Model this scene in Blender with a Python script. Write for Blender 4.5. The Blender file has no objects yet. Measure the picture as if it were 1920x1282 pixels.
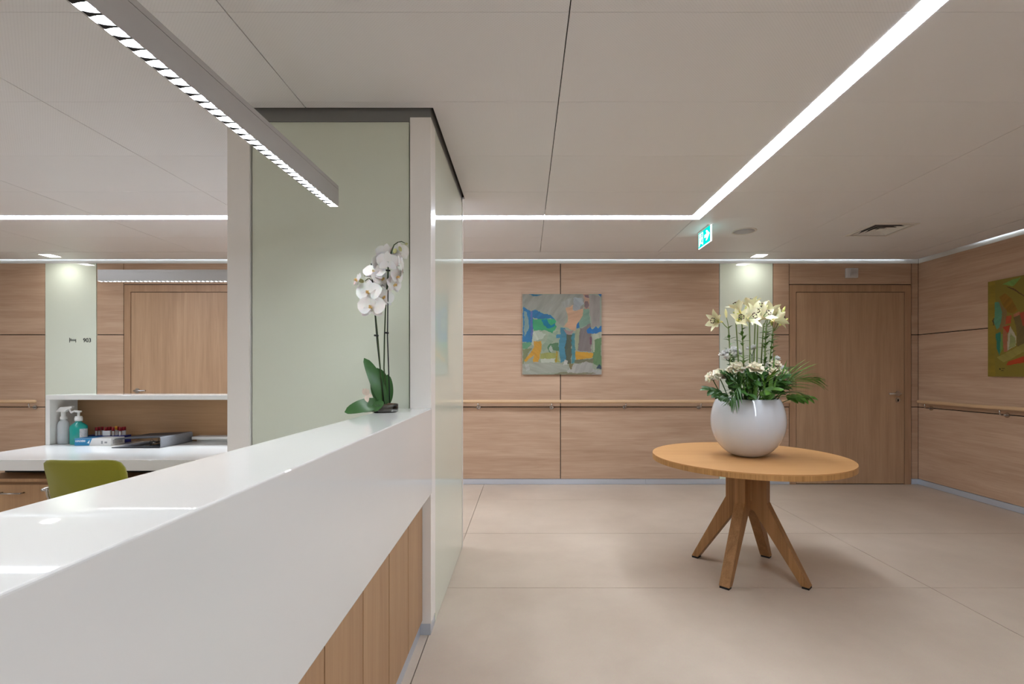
import bpy, bmesh, math, random
import numpy as np
from mathutils import Vector, Matrix, Quaternion

random.seed(7)
S = bpy.context.scene
C = S.collection
PI = math.pi
V = Vector

# ------------------------------------------------------------------ camera
FPX, CX, HY, CAMZ = 900.0, 985.0, 698.0, 1.24     # focal length, vanishing point, eye height
cam = bpy.data.cameras.new('camera')
cam.sensor_fit = 'HORIZONTAL'; cam.sensor_width = 36
cam.lens = FPX / 1920 * 36
cam.shift_x = -(CX - 960) / 1920
cam.shift_y = (HY - 641) / 1920
cam.clip_start = 0.02
camo = bpy.data.objects.new('camera', cam); C.objects.link(camo)
camo.location = (0, 0, CAMZ); camo.rotation_euler = (PI / 2, 0, 0)
S.camera = camo

# ------------------------------------------------------------------ world and exposure
w = bpy.data.worlds.new('world'); S.world = w; w.use_nodes = True
w.node_tree.nodes['Background'].inputs[0].default_value = (0.9, 0.92, 1, 1)
w.node_tree.nodes['Background'].inputs[1].default_value = 0.0
vs = S.view_settings
vs.view_transform = 'Standard'; vs.look = 'None'; vs.gamma = 1; vs.use_curve_mapping = False
vs.exposure = 0.22
STRIP_E = 36.0         # emission of the ceiling light lines
PEND_E = 72.0         # emission of the pendant lamps
DOWN_E = 32.0         # small square downlights
COVE_E = 12.0          # led line in the wall cove

# ------------------------------------------------------------------ mesh helpers
def pv(x, y, Y):      # photo pixel -> point at depth Y
    return V(((x - CX) / FPX * Y, Y, CAMZ - (y - HY) / FPX * Y))

class MB:
    def __init__(s): s.v = []; s.f = []
    def add(s, vs_, fs):
        b = len(s.v); s.v += [V(p) for p in vs_]; s.f += [[i + b for i in f] for f in fs]; return s
    def box(s, x0, x1, y0, y1, z0, z1):
        return s.add([(x, y, z) for z in (z0, z1) for y in (y0, y1) for x in (x0, x1)],
              [(0, 2, 3, 1), (4, 5, 7, 6), (0, 1, 5, 4), (2, 6, 7, 3), (0, 4, 6, 2), (1, 3, 7, 5)])
    def prism(s, poly, vec):      # poly: list of 3d points, extruded along vec
        n = len(poly); vec = V(vec)
        return s.add([V(p) for p in poly] + [V(p) + vec for p in poly],
              [list(range(n))[::-1], list(range(n, 2 * n))] + [(i, (i + 1) % n, n + (i + 1) % n, n + i) for i in range(n)])
    def tube(s, pts, r, n=8, cap=True):
        pts = [V(p) for p in pts]; m = len(pts)
        rr = r if isinstance(r, (list, tuple)) else [r] * m
        up = None; rings = []
        for i, p in enumerate(pts):
            t = (pts[min(i + 1, m - 1)] - pts[max(i - 1, 0)]).normalized()
            if up is None: up = t.orthogonal().normalized()
            up = (up - t * up.dot(t))
            up = up.normalized() if up.length > 1e-6 else t.orthogonal().normalized()
            b = t.cross(up)
            rings.append([p + (up * math.cos(2 * PI * k / n) + b * math.sin(2 * PI * k / n)) * rr[i] for k in range(n)])
        fs = [(i * n + k, i * n + (k + 1) % n, (i + 1) * n + (k + 1) % n, (i + 1) * n + k) for i in range(m - 1) for k in range(n)]
        if cap: fs += [list(range(n))[::-1], [(m - 1) * n + k for k in range(n)]]
        return s.add([q for R in rings for q in R], fs)
    def lathe(s, prof, c, n=32, sx=1, sy=1, rot=0):     # prof: (r, z)
        c = V(c); vs_ = []; fs = []; m = len(prof)
        for r, z in prof:
            for k in range(n):
                a = 2 * PI * k / n
                x, y = r * sx * math.cos(a), r * sy * math.sin(a)
                vs_.append(c + V((x * math.cos(rot) - y * math.sin(rot), x * math.sin(rot) + y * math.cos(rot), z)))
        for i in range(m - 1):
            for k in range(n): fs.append((i * n + k, i * n + (k + 1) % n, (i + 1) * n + (k + 1) % n, (i + 1) * n + k))
        if prof[0][0] > 1e-6: fs.append(list(range(n))[::-1])
        if prof[-1][0] > 1e-6: fs.append([(m - 1) * n + k for k in range(n)])
        return s.add(vs_, fs)
    def ball(s, c, r, n=10, m=7, sc=(1, 1, 1)):
        c = V(c); vs_ = []; fs = []
        for i in range(m + 1):
            th = PI * i / m
            for k in range(n):
                a = 2 * PI * k / n
                vs_.append(c + V((math.sin(th) * math.cos(a) * r * sc[0], math.sin(th) * math.sin(a) * r * sc[1], math.cos(th) * r * sc[2])))
        for i in range(m):
            for k in range(n): fs.append((i * n + k, (i + 1) * n + k, (i + 1) * n + (k + 1) % n, i * n + (k + 1) % n))
        return s.add(vs_, fs)
    def bud(s, c, d, L, R, n=8, m=7, p=0.8):   # spindle along d
        d = V(d).normalized(); pts = []; rr = []
        for i in range(m + 1):
            t = i / m; pts.append(V(c) + d * L * t); rr.append(max(R * math.sin(PI * min(1, 0.08 + 0.92 * t)) ** p, R * 0.06))
        return s.tube(pts, rr, n)
    def petal(s, c, d, nrm, L, W, curl=0.0, cup=0.0, nl=7, nw=4, a=0.8, b=0.8, stem=0.06, wave=0.0, twist=0.0):
        d = V(d).normalized(); nrm = V(nrm); nrm = (nrm - d * nrm.dot(d)).normalized(); bb = d.cross(nrm)
        p = V(c); vs_ = []; fs = []; ph = random.random() * 6
        for i in range(nl + 1):
            t = i / nl; ang = curl * t
            ld = d * math.cos(ang) + nrm * math.sin(ang); ln = nrm * math.cos(ang) - d * math.sin(ang)
            if i: p = p + ld * (L / nl)
            wd = W / 2 * max(math.sin(PI * min(1, t ** a)) ** b, stem if t < .5 else 0.02)
            tw = Quaternion(ld, twist * t)
            for k in range(nw + 1):
                q = -1 + 2 * k / nw
                vs_.append(p + (tw @ (bb * (q * wd) + ln * (cup * q * q * wd + wave * wd * math.sin(ph + 9 * t) * q))))
        for i in range(nl):
            for k in range(nw): fs.append((i * (nw + 1) + k, (i + 1) * (nw + 1) + k, (i + 1) * (nw + 1) + k + 1, i * (nw + 1) + k + 1))
        return s.add(vs_, fs)

def wpos(o):
    p = V((0, 0, 0))
    while o is not None: p += o.location; o = o.parent
    return p

def obj(name, mb, mat, parent=None, origin=None, smooth=False, bevel=0, seg=2, recalc=True):
    me = bpy.data.meshes.new(name)
    base = wpos(parent) if parent is not None else V((0, 0, 0))
    org = V(origin) if origin is not None else base
    me.from_pydata([tuple(p - org) for p in mb.v], [], mb.f)
    if recalc:
        bm = bmesh.new(); bm.from_mesh(me); bmesh.ops.recalc_face_normals(bm, faces=bm.faces); bm.to_mesh(me); bm.free()
    if mat: me.materials.append(mat)
    if smooth:
        for p in me.polygons: p.use_smooth = True
    o = bpy.data.objects.new(name, me); C.objects.link(o)
    o.location = org - base
    if parent is not None: o.parent = parent
    if bevel:
        m = o.modifiers.new('bevel', 'BEVEL'); m.width = bevel; m.segments = seg; m.limit_method = 'ANGLE'; m.angle_limit = 0.6
        m.harden_normals = False
    if smooth == 'auto' or (bevel and seg > 1):
        try: me.shade_auto_smooth  # noqa
        except Exception: pass
    return o

def tag(o, label, cat, group=None, kind=None):
    if label: o['label'] = label
    if cat: o['category'] = cat
    if group: o['group'] = group
    if kind: o['kind'] = kind
    return o
def thing(name, label, cat, loc, group=None):
    o = bpy.data.objects.new(name, None); C.objects.link(o); o.location = loc; o.empty_display_size = .05
    return tag(o, label, cat, group)
def struct(name, mb, mat, **k):
    o = obj(name, mb, mat, **k); o['kind'] = 'structure'; return o
def dup(o, parent, loc):
    c = o.copy(); C.objects.link(c); c.parent = parent; c.location = loc; return c
def box(*a): return MB().box(*a)

# ------------------------------------------------------------------ materials
def lin(c):
    return tuple(((x / 255) / 12.92 if x / 255 <= .04045 else ((x / 255 + .055) / 1.055) ** 2.4) for x in c[:3]) + (1,)
def nd(nt, t, **k):
    n = nt.nodes.new(t)
    for a, b in k.items(): setattr(n, a, b)
    return n
def setin(n, name, val):
    if name in n.inputs: n.inputs[name].default_value = val
def mat(name, rgb, rough=.5, metal=0, spec=.5, var=.06, vscale=30, bump=0, bscale=200, trans=0, emit=None, coat=0, ior=1.45, sss=0, sheen=0, stretch=None):
    m = bpy.data.materials.new(name); m.use_nodes = True; nt = m.node_tree; p = nt.nodes['Principled BSDF']
    setin(p, 'Roughness', rough); setin(p, 'Metallic', metal); setin(p, 'Specular IOR Level', spec); setin(p, 'IOR', ior)
    setin(p, 'Transmission Weight', trans); setin(p, 'Coat Weight', coat); setin(p, 'Coat Roughness', .03); setin(p, 'Sheen Weight', sheen)
    col = lin(rgb)
    g = nd(nt, 'ShaderNodeNewGeometry'); mp = nd(nt, 'ShaderNodeMapping'); nt.links.new(g.outputs['Position'], mp.inputs['Vector'])
    if stretch: mp.inputs['Scale'].default_value = stretch
    n = nd(nt, 'ShaderNodeTexNoise'); n.inputs['Scale'].default_value = vscale; n.inputs['Detail'].default_value = 4
    nt.links.new(mp.outputs[0], n.inputs['Vector'])
    mx = nd(nt, 'ShaderNodeMix', data_type='RGBA')
    mx.inputs['A'].default_value = tuple(x * (1 - var) for x in col[:3]) + (1,)
    mx.inputs['B'].default_value = tuple(min(1, x * (1 + var)) for x in col[:3]) + (1,)
    nt.links.new(n.outputs['Fac'], mx.inputs['Factor'])
    nt.links.new(mx.outputs['Result'], p.inputs['Base Color'])
    if bump:
        n2 = nd(nt, 'ShaderNodeTexNoise'); n2.inputs['Scale'].default_value = bscale; nt.links.new(mp.outputs[0], n2.inputs['Vector'])
        b = nd(nt, 'ShaderNodeBump'); b.inputs['Strength'].default_value = bump; b.inputs['Distance'].default_value = .002
        nt.links.new(n2.outputs['Fac'], b.inputs['Height']); nt.links.new(b.outputs[0], p.inputs['Normal'])
    if emit:
        setin(p, 'Emission Color', lin(emit[0]) if max(emit[0]) > 1.5 else tuple(emit[0]) + (1,)); setin(p, 'Emission Strength', emit[1])
    if sss:
        setin(p, 'Subsurface Weight', sss); setin(p, 'Subsurface Scale', .01)
    return m
def wood(name, grain, lo, hi, rough=.42, big=7.0, fine=140.0, spec=.35, amt=1.0):
    """oak: grain = axes along which the fibres run ('xy' horizontal, 'z' upright ...)"""
    m = bpy.data.materials.new(name); m.use_nodes = True; nt = m.node_tree; p = nt.nodes['Principled BSDF']
    setin(p, 'Roughness', rough); setin(p, 'Specular IOR Level', spec)
    g = nd(nt, 'ShaderNodeNewGeometry'); oi = nd(nt, 'ShaderNodeObjectInfo')
    ml = nd(nt, 'ShaderNodeMath', operation='MULTIPLY'); ml.inputs[1].default_value = 23.7; nt.links.new(oi.outputs['Random'], ml.inputs[0])
    ad = nd(nt, 'ShaderNodeVectorMath', operation='ADD'); nt.links.new(g.outputs['Position'], ad.inputs[0]); nt.links.new(ml.outputs[0], ad.inputs[1])
    def noise(lo_f, hi_f, det, rg, dist=0.0):
        mp = nd(nt, 'ShaderNodeMapping'); nt.links.new(ad.outputs[0], mp.inputs['Vector'])
        mp.inputs['Scale'].default_value = tuple(lo_f if a in grain else hi_f for a in 'xyz')
        n = nd(nt, 'ShaderNodeTexNoise'); n.inputs['Scale'].default_value = 1; n.inputs['Detail'].default_value = det; n.inputs['Roughness'].default_value = rg
        n.inputs['Distortion'].default_value = dist
        nt.links.new(mp.outputs[0], n.inputs['Vector']); return n
    a = noise(.7, big, 3, .55, .6); b = noise(2.6, fine, 4, .6); c = noise(2.2, big * 5, 2, .5, 1.2)
    mx1 = nd(nt, 'ShaderNodeMath', operation='MULTIPLY_ADD'); mx1.inputs[1].default_value = .9 * amt; nt.links.new(a.outputs['Fac'], mx1.inputs[0])
    mm = nd(nt, 'ShaderNodeMath', operation='MULTIPLY_ADD'); mm.inputs[1].default_value = .55 * amt; nt.links.new(b.outputs['Fac'], mm.inputs[0])
    mc = nd(nt, 'ShaderNodeMath', operation='MULTIPLY_ADD'); mc.inputs[1].default_value = .45 * amt; mc.inputs[2].default_value = .5 - .95 * amt; nt.links.new(c.outputs['Fac'], mc.inputs[0])
    nt.links.new(mc.outputs[0], mm.inputs[2]); nt.links.new(mm.outputs[0], mx1.inputs[2])
    cr = nd(nt, 'ShaderNodeValToRGB'); e = cr.color_ramp.elements
    e[0].position = .2; e[0].color = lin(lo); e[1].position = .72; e[1].color = lin(hi)
    nt.links.new(mx1.outputs[0], cr.inputs['Fac']); nt.links.new(cr.outputs[0], p.inputs['Base Color'])
    bp = nd(nt, 'ShaderNodeBump'); bp.inputs['Strength'].default_value = .12; bp.inputs['Distance'].default_value = .001
    nt.links.new(b.outputs['Fac'], bp.inputs['Height']); nt.links.new(bp.outputs[0], p.inputs['Normal'])
    return m
def emis(name, rgb, e):
    m = bpy.data.materials.new(name); m.use_nodes = True; nt = m.node_tree
    nt.nodes.remove(nt.nodes['Principled BSDF']); em = nd(nt, 'ShaderNodeEmission')
    em.inputs[0].default_value = tuple(rgb) + (1,); em.inputs[1].default_value = e
    nt.links.new(em.outputs[0], nt.nodes['Material Output'].inputs[0]); return m

OAK_LO, OAK_HI = (168, 135, 109), (200, 169, 143)
M = dict(
    oak=wood('oak_wall', 'xy', OAK_LO, OAK_HI, amt=.85),
    oakv=wood('oak_door', 'z', (160, 126, 96), (190, 156, 124), big=9, amt=.75),
    oakframe=wood('oak_frame', 'z', (150, 115, 86), (184, 148, 117), big=9, amt=.7),
    oakdesk=wood('oak_desk', 'z', (162, 123, 87), (192, 154, 115), big=14, fine=220, amt=.7),
    oakshelf=wood('oak_shelf', 'x', (150, 112, 78), (180, 142, 104), big=10, amt=.6),
    rail=wood('beech_rail', 'xy', (196, 160, 122), (218, 184, 146), big=20, amt=.5),
    tabletop=wood('table_oak', 'x', (180, 128, 77), (206, 156, 102), rough=.5, big=16, fine=190, amt=.45, spec=.3),
    tableedge=wood('table_edge_oak', 'z', (150, 105, 58), (200, 150, 92), rough=.5, big=60, fine=260, amt=.8),
    tableleg=wood('table_leg_oak', 'z', (128, 90, 54), (178, 132, 86), rough=.5, big=30, fine=240, amt=.8),
    dark=mat('shadow_gap', (30, 26, 24), .9, spec=.1),
    void=mat('plenum', (70, 68, 66), .9, spec=.1),
    plaster=mat('white_plaster', (225, 222, 216), .75, var=.02, vscale=8),
    roomwall=mat('painted_wall', (214, 208, 198), .8, var=.03, vscale=3),
    metalceil=mat('ceiling_metal', (234, 234, 236), .48, spec=.45, var=.015, vscale=3),
    alu=mat('brushed_aluminium', (206, 213, 224), .32, .55, var=.04, vscale=60, stretch=(1, 1, 40)),
    steel=mat('steel', (190, 186, 182), .22, 1, var=.05, vscale=80),
    bronze=mat('dull_steel', (196, 188, 180), .3, 1, var=.05, vscale=80),
    solid=mat('white_solid_surface', (232, 231, 227), .018, spec=.5, var=.008, vscale=4),
    post=mat('white_lacquer', (247, 243, 237), .22, spec=.5, var=.01, vscale=4),
    posttrim=mat('trim_lacquer', (236, 230, 222), .2, spec=.5, var=.01, vscale=4),
    glass=mat('mint_back_painted_glass', (222, 228, 211), .008, spec=.55, var=.012, vscale=2, ior=1.5),
    reveal=mat('grey_reveal', (128, 128, 126), .6, var=.02),
    black=mat('black', (18, 18, 20), .5),
    grey=mat('lamp_housing_grey', (176, 172, 168), .32, .35, var=.02, vscale=12),
    green=mat('green_fabric', (142, 138, 34), .85, var=.18, vscale=500, bump=.3, bscale=900, sheen=.2),
    ceramic=mat('white_glazed_ceramic', (212, 215, 220), .07, spec=.5, coat=.3, var=.03, vscale=14, stretch=(1, 1, .06)),
    ink=mat('dark_print', (40, 44, 44), .5),
    canvas_edge=mat('canvas_edge', (112, 106, 84), .8, var=.2, vscale=60),
    strip=emis('light_line', (.905, 1, 1.13), STRIP_E),
    pend=emis('pendant_light', (.95, 1, 1.05), PEND_E),
    down=emis('downlight', (1, 1, .98), DOWN_E),
    cove=emis('cove_led', (.8, .93, 1.1), COVE_E),
)
# floor slabs
def floor_mat():
    m = mat('porcelain_slab', (196, 181, 167), .36, spec=.42, var=.05, vscale=2.2); nt = m.node_tree
    p = nt.nodes['Principled BSDF']; g = nd(nt, 'ShaderNodeNewGeometry')
    n1 = nd(nt, 'ShaderNodeTexNoise'); n1.inputs['Scale'].default_value = 1.6; n1.inputs['Detail'].default_value = 7; n1.inputs['Roughness'].default_value = .62
    n2 = nd(nt, 'ShaderNodeTexNoise'); n2.inputs['Scale'].default_value = 300
    for n in (n1, n2): nt.links.new(g.outputs['Position'], n.inputs['Vector'])
    cr = nd(nt, 'ShaderNodeValToRGB'); e = cr.color_ramp.elements
    e[0].position = .28; e[0].color = lin((188, 170, 152)); e[1].position = .74; e[1].color = lin((207, 190, 172))
    nt.links.new(n1.outputs['Fac'], cr.inputs['Fac'])
    mx = nd(nt, 'ShaderNodeMix', data_type='RGBA', blend_type='OVERLAY'); mx.inputs['Factor'].default_value = .12
    nt.links.new(cr.outputs[0], mx.inputs['A']); nt.links.new(n2.outputs['Color'], mx.inputs['B'])
    nt.links.new(mx.outputs['Result'], p.inputs['Base Color'])
    mr = nd(nt, 'ShaderNodeMapRange'); mr.inputs['To Min'].default_value = .3; mr.inputs['To Max'].default_value = .46
    nt.links.new(n1.outputs['Fac'], mr.inputs['Value']); nt.links.new(mr.outputs[0], p.inputs['Roughness'])
    return m
M['floor'] = floor_mat()
# perforated ceiling panels: fine relief of holes
def perf_mat():
    m = mat('perforated_panel', (206, 201, 196), .5, spec=.4, var=.012, vscale=2); nt = m.node_tree; p = nt.nodes['Principled BSDF']
    g = nd(nt, 'ShaderNodeNewGeometry'); vo = nd(nt, 'ShaderNodeTexVoronoi'); vo.inputs['Scale'].default_value = 115; vo.inputs['Randomness'].default_value = 0
    mp = nd(nt, 'ShaderNodeMapping'); mp.inputs['Rotation'].default_value = (0, 0, PI / 4)
    nt.links.new(g.outputs['Position'], mp.inputs[0]); nt.links.new(mp.outputs[0], vo.inputs['Vector'])
    cr = nd(nt, 'ShaderNodeValToRGB'); e = cr.color_ramp.elements
    e[0].position = .2; e[0].color = (.86, .86, .86, 1); e[1].position = .3; e[1].color = (1, 1, 1, 1)
    nt.links.new(vo.outputs['Distance'], cr.inputs['Fac'])
    mx = nd(nt, 'ShaderNodeMix', data_type='RGBA', blend_type='MULTIPLY'); mx.inputs['Factor'].default_value = 1
    mx.inputs['A'].default_value = lin((237, 237, 239)); nt.links.new(cr.outputs[0], mx.inputs['B'])
    nt.links.new(mx.outputs['Result'], p.inputs['Base Color']); return m
M['perf'] = perf_mat()

# ------------------------------------------------------------------ room shell
YB = FPX * CAMZ / 210            # back wall
PXB = FPX / YB                   # pixels per metre there
def bx(x): return (x - CX) / PXB
def bz(y): return CAMZ + (HY - y) / PXB
XR = bx(1722); XL = -7.2; YF = -4.0
ZC = 2.48                        # ceiling
ZT = bz(494)                     # top of the wall panelling
Z2, Z1, ZB = bz(627.5), bz(763), bz(898)
GAP = .0045

floor = struct('floor', box(XL - .1, XR + .1, YF - .1, YB + .1, -.15, -.012), M['dark'])
xs = [XL - .05, -6.04, -3.25, -.457, 2.335, XR + .05]
ys = [YF - .05, -2.9, -1.955, -1.01, -.065, .88, 1.82, 2.763, 3.70, 4.67, YB + .05]
for i in range(len(xs) - 1):
    for j in range(len(ys) - 1):
        obj('floor_slab', box(xs[i] + .002, xs[i + 1] - .002, ys[j] + .0018, ys[j + 1] - .0018, -.014, 0), M['floor'], floor)

# walls: dark backing, then one panel each
TH = .018
wb = struct('wall_back', box(XL - .1, XR + .2, YB + TH, YB + .2, -.1, 2.75), M['dark'])
def bpan(x0, x1, z0, z1, m='oak', name='wall_panel', t=TH, out=0):
    return obj(name, box(x0 + GAP, x1 - GAP, YB - out, YB + t + .001, z0 + GAP, z1 - GAP), M[m], wb)
rows = [(ZB, Z1), (Z1, Z2), (Z2, ZT + GAP)]
def brow(x0, x1):
    for a, b in rows: bpan(x0, x1, a, b)
G1a, G1b = bx(85), bx(181); D1a, D1b = bx(232), bx(232) + bx(1709) - bx(1480)
S1 = bx(1051); G2a, G2b = bx(1349), bx(1449); D2a, D2b = bx(1480), bx(1709)
for a, b in ((XL, G1a), (G1b, D1a), (D1b, D1b + 1.24), (D1b + 1.24, bx(753)), (bx(753), S1), (S1, G2a), (G2b, D2a), (D2b, XR)): brow(a, b)
for a, b in ((G1a, G1b), (G2a, G2b)):
    bpan(a - .002, b + .002, ZB - .002, ZT + GAP, 'glass', 'glass_panel', out=.002)
ZH, ZL = bz(534), bz(547)
for a, b in ((D1a, D1b), (D2a, D2b)): bpan(a, b, ZH + .004, ZT + GAP)
obj('plaster_band', box(XL, XR, YB + .002, YB + TH + .001, ZT + .002, 2.66), M['plaster'], wb)

wr = struct('wall_right', box(XR + TH, XR + .2, YF - .1, YB + TH, -.1, 2.75), M['dark'])
rs = [YB, YB - 1.76, YB - 3.52, YB - 5.28, YB - 7.04, YF]
for i in range(5):
    for a, b in rows:
        obj('wall_panel', box(XR, XR + TH + .001, rs[i + 1] + GAP, rs[i] - GAP * (0 if i == 0 else 1), a + GAP, b - GAP), M['oak'], wr)
obj('plaster_band', box(XR + .002, XR + TH + .001, YF, YB, ZT + .002, 2.66), M['plaster'], wr)
struct('wall_left', box(XL - .2, XL, YF - .1, YB + .2, -.1, 2.75), M['roomwall'])
struct('wall_front', box(XL - .1, XR + .2, YF - .2, YF, -.1, 2.75), M['roomwall'])
# skirtings
for k, (a, b) in enumerate(((XL, D1a), (D1b, S1 + .94), (S1 + .942, D2a), (D2b, XR))):
    o = struct('baseboard_back' + ('' if k == 0 else '.%03d' % k), box(a, b, YB - .004, YB + TH, .003, ZB + .001), M['alu'])
struct('baseboard_right', box(XR - .004, XR + TH, YF, YB - .004, .003, ZB + .001), M['alu'])

# ------------------------------------------------------------------ doors
def door(n, a, b, hinge_left_handle):
    fr = FW = bx(1493) - bx(1480)
    la, lb = a + fr, b - fr
    d = struct('door_%d' % n, MB().add([(a + GAP, YB, .0), (la - .003, YB, 0), (la - .003, YB, ZL), (lb + .003, YB, ZL), (lb + .003, YB, 0), (b - GAP, YB, 0), (b - GAP, YB, ZH), (a + GAP, YB, ZH),
          (a + GAP, YB + TH, 0), (la - .003, YB + TH, 0), (la - .003, YB + TH, ZL), (lb + .003, YB + TH, ZL), (lb + .003, YB + TH, 0), (b - GAP, YB + TH, 0), (b - GAP, YB + TH, ZH), (a + GAP, YB + TH, ZH)],
          [(0, 1, 2, 7), (2, 3, 6, 7), (3, 4, 5, 6), (8, 15, 10, 9), (10, 15, 14, 11), (11, 14, 13, 12)] +
          [(i, (i + 1) % 8, 8 + (i + 1) % 8, 8 + i) for i in range(8)]), M['oakframe'], origin=((a + b) / 2, YB, 0))
    d['label'] = ['oak room door behind the workstation beside the glass panel numbered 903', 'oak door with lever and round lock under a small louvred wall box'][n - 1]
    leaf = obj('door_leaf', box(la + .004, lb - .004, YB + .003, YB + TH, .009, ZL - .006), M['oakv'], d)
    hx = la + .075 if hinge_left_handle else lb - .075
    sgn = 1 if hinge_left_handle else -1
    hz = bz(737.5) + (.032 if n == 1 else 0)
    met = M['steel'] if n == 1 else M['bronze']
    def disc(z, r, t):
        mb = MB(); pts = [(r * math.cos(2 * PI * k / 24), r * math.sin(2 * PI * k / 24)) for k in range(24)]
        return mb.prism([(hx + x, YB + .003, z + y) for x, y in pts], (0, -t, 0))
    h = MB(); h.tube([(hx, YB, hz), (hx, YB - .045, hz), (hx + sgn * .012, YB - .06, hz), (hx + sgn * .135, YB - .06, hz)], .0105, 12)
    hd = obj('lever_handle', h, met, leaf, smooth=True)
    obj('rosette', disc(hz, .027, .009), met, leaf)
    lk = obj('lock_rosette', disc(hz - .072, .027, .008), met, leaf)
    obj('key_cylinder', MB().box(hx - .006, hx + .006, YB - .009, YB, hz - .088, hz - .062), M['black'], leaf)
    return d
door(1, D1a, D1b, True); door(2, D2a, D2b, False)

# ------------------------------------------------------------------ ceiling
ceil = struct('ceiling', box(XL - .1, XR + .2, YF - .1, YB + .2, 2.66, 2.76), M['void'])
SXR, SYB, SW = 1.365, 3.845, .0425     # light line centre lines, half width
SXL, SYF = -4.75, -3.7
LIPY, LIPX = FPX * CAMZ / 212, XR - .05
BY, BX = 4.945, XR - .33
PX0, PX1, PY0, PY1 = -1.405, -.4446, 2.262, 3.42      # partition block
def sub(rects, h):
    out = []
    for (a, b, c, d) in rects:
        e, f, g, k = h
        if e >= b or f <= a or g >= d or k <= c: out.append((a, b, c, d)); continue
        if c < g: out.append((a, b, c, g))
        if k < d: out.append((a, b, k, d))
        y0, y1 = max(c, g), min(d, k)
        if a < e: out.append((a, e, y0, y1))
        if f < b: out.append((f, b, y0, y1))
    return out
VX, VY, VS = 3.09, 4.175, .18
SPX, SPY, SPR = 1.92, 4.215, .1
DL = [(2.49, 5.11), (-5.05, 5.10), (-1.9, 5.10)]
DS = .07
holes = [(SXL - SW, SXR + SW, SYB - SW, SYB + SW), 
         (SXL - SW, SXL + SW, SYF, SYB), (SXR - SW, SXR + SW, SYF, SYB),
         (PX0 - .012, PX1 + .012, PY0 - .012, PY1 + .012), (VX - VS + .01, VX + VS - .01, VY - VS + .01, VY + VS - .01),
         (SPX - .07, SPX + .07, SPY - .07, SPY + .07)] + [(x - DS, x + DS, y - DS, y + DS) for x, y in DL]
def panel(a, b, c, d, m, name='ceiling_panel'):
    rr = [(a, b, c, d)]
    for h in holes: rr = sub(rr, h)
    if not rr: return
    mb = MB()
    for r in rr: mb.box(r[0], r[1], r[2], r[3], ZC, ZC + .012)
    obj(name, mb, M[m], ceil, recalc=False)
cx_ = [XL, -5.75, -4.57, -3.39, -2.21, -1.03, .152, 1.365, 2.5, 3.68, BX]
cy_ = [YF] + [3.845 - .548 * k for k in range(14, -1, -1)] + [4.395, BY]
for i in range(len(cx_) - 1):
    for j in range(len(cy_) - 1):
        if cy_[j + 1] - cy_[j] < .05: continue
        panel(cx_[i] + .0022, cx_[i + 1] - .0022, cy_[j] + .0008, cy_[j + 1] - .0008, 'perf' if cx_[i + 1] < 2 and cy_[j + 1] < 2.8 else 'metalceil')
bxs = [XL, -4.6, -1.6, 1.4, LIPX]
for i in range(4): panel(bxs[i] + .001, bxs[i + 1] - .001, BY + .008, LIPY, 'metalceil', 'border_panel')
bys = [YF, -1.4, 1.6, BY]
for i in range(3): panel(BX + .008, LIPX, bys[i] + .001, bys[i + 1] + (.007 if i == 2 else -.001), 'metalceil', 'border_panel')
# cove behind the lip: unseen upstands added to keep light out of the plenum
obj('cove_light_baffle', box(XL, LIPX - .06, LIPY - .075, LIPY - .06, ZC + .012, 2.66), M['plaster'], ceil)
obj('cove_light_baffle', box(LIPX - .075, LIPX - .06, YF, LIPY - .06, ZC + .012, 2.66), M['plaster'], ceil)
cl = tag(obj('cove_light', box(XL + .1, LIPX - .12, LIPY - .058, LIPY - .046, ZC + .016, ZC + .03), M['cove'], origin=(0, LIPY, ZC)), 'cool white light line hidden in the cove above the painting wall', 'light')
cl2 = tag(obj('cove_light', box(LIPX - .058, LIPX - .046, YF + .1, 4.6, ZC + .016, ZC + .03), M['cove'], origin=(LIPX, 1, ZC)), 'cool white light line hidden in the cove above the handrail side wall', 'light')

# light lines, each run its own luminaire
zs = ZC - .001
def lightline(label, a, b, c, d):
    r = thing('ceiling_light_line', label, 'ceiling light', ((a + b) / 2, (c + d) / 2, ZC), 'ceiling light lines')
    obj('diffuser', box(a, b, c, d, zs, zs + .008), M['strip'], r)
    obj('channel', box(a, b, c, d, zs + .0085, zs + .05), M['plaster'], r)
lightline('long bright ceiling light line running parallel to the painting wall', SXL - SW, SXR - SW, SYB - SW, SYB + SW)
lightline('bright ceiling light line running from the corner near the exit sign towards the counter side', SXR - SW, SXR + SW, SYF + SW, SYB + SW)
lightline('added ceiling light line out of view on the far side of the workstation', SXL - SW, SXL + SW, SYF + SW, SYB - SW)  # unseen run, added as extra room light

# downlights
for (x, y), lab in zip(DL, ('small square downlight above the glass strip beside the flowers', 'small square downlight above the glass panel numbered 903', 'small square downlight in the border behind the partition')):
    r = thing('downlight', lab, 'downlight', (x, y, ZC), 'square downlights')
    f = MB()
    for q in ((x - DS, x + DS, y - DS, y - DS + .008), (x - DS, x + DS, y + DS - .008, y + DS), (x - DS, x - DS + .008, y - DS + .008, y + DS - .008), (x + DS - .008, x + DS, y - DS + .008, y + DS - .008)):
        f.box(q[0], q[1], q[2], q[3], ZC - .002, ZC + .03)
    obj('frame', f, M['plaster'], r)
    obj('lens', box(x - DS + .008, x + DS - .008, y - DS + .008, y + DS - .008, ZC + .004, ZC + .012), M['down'], r)

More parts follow.
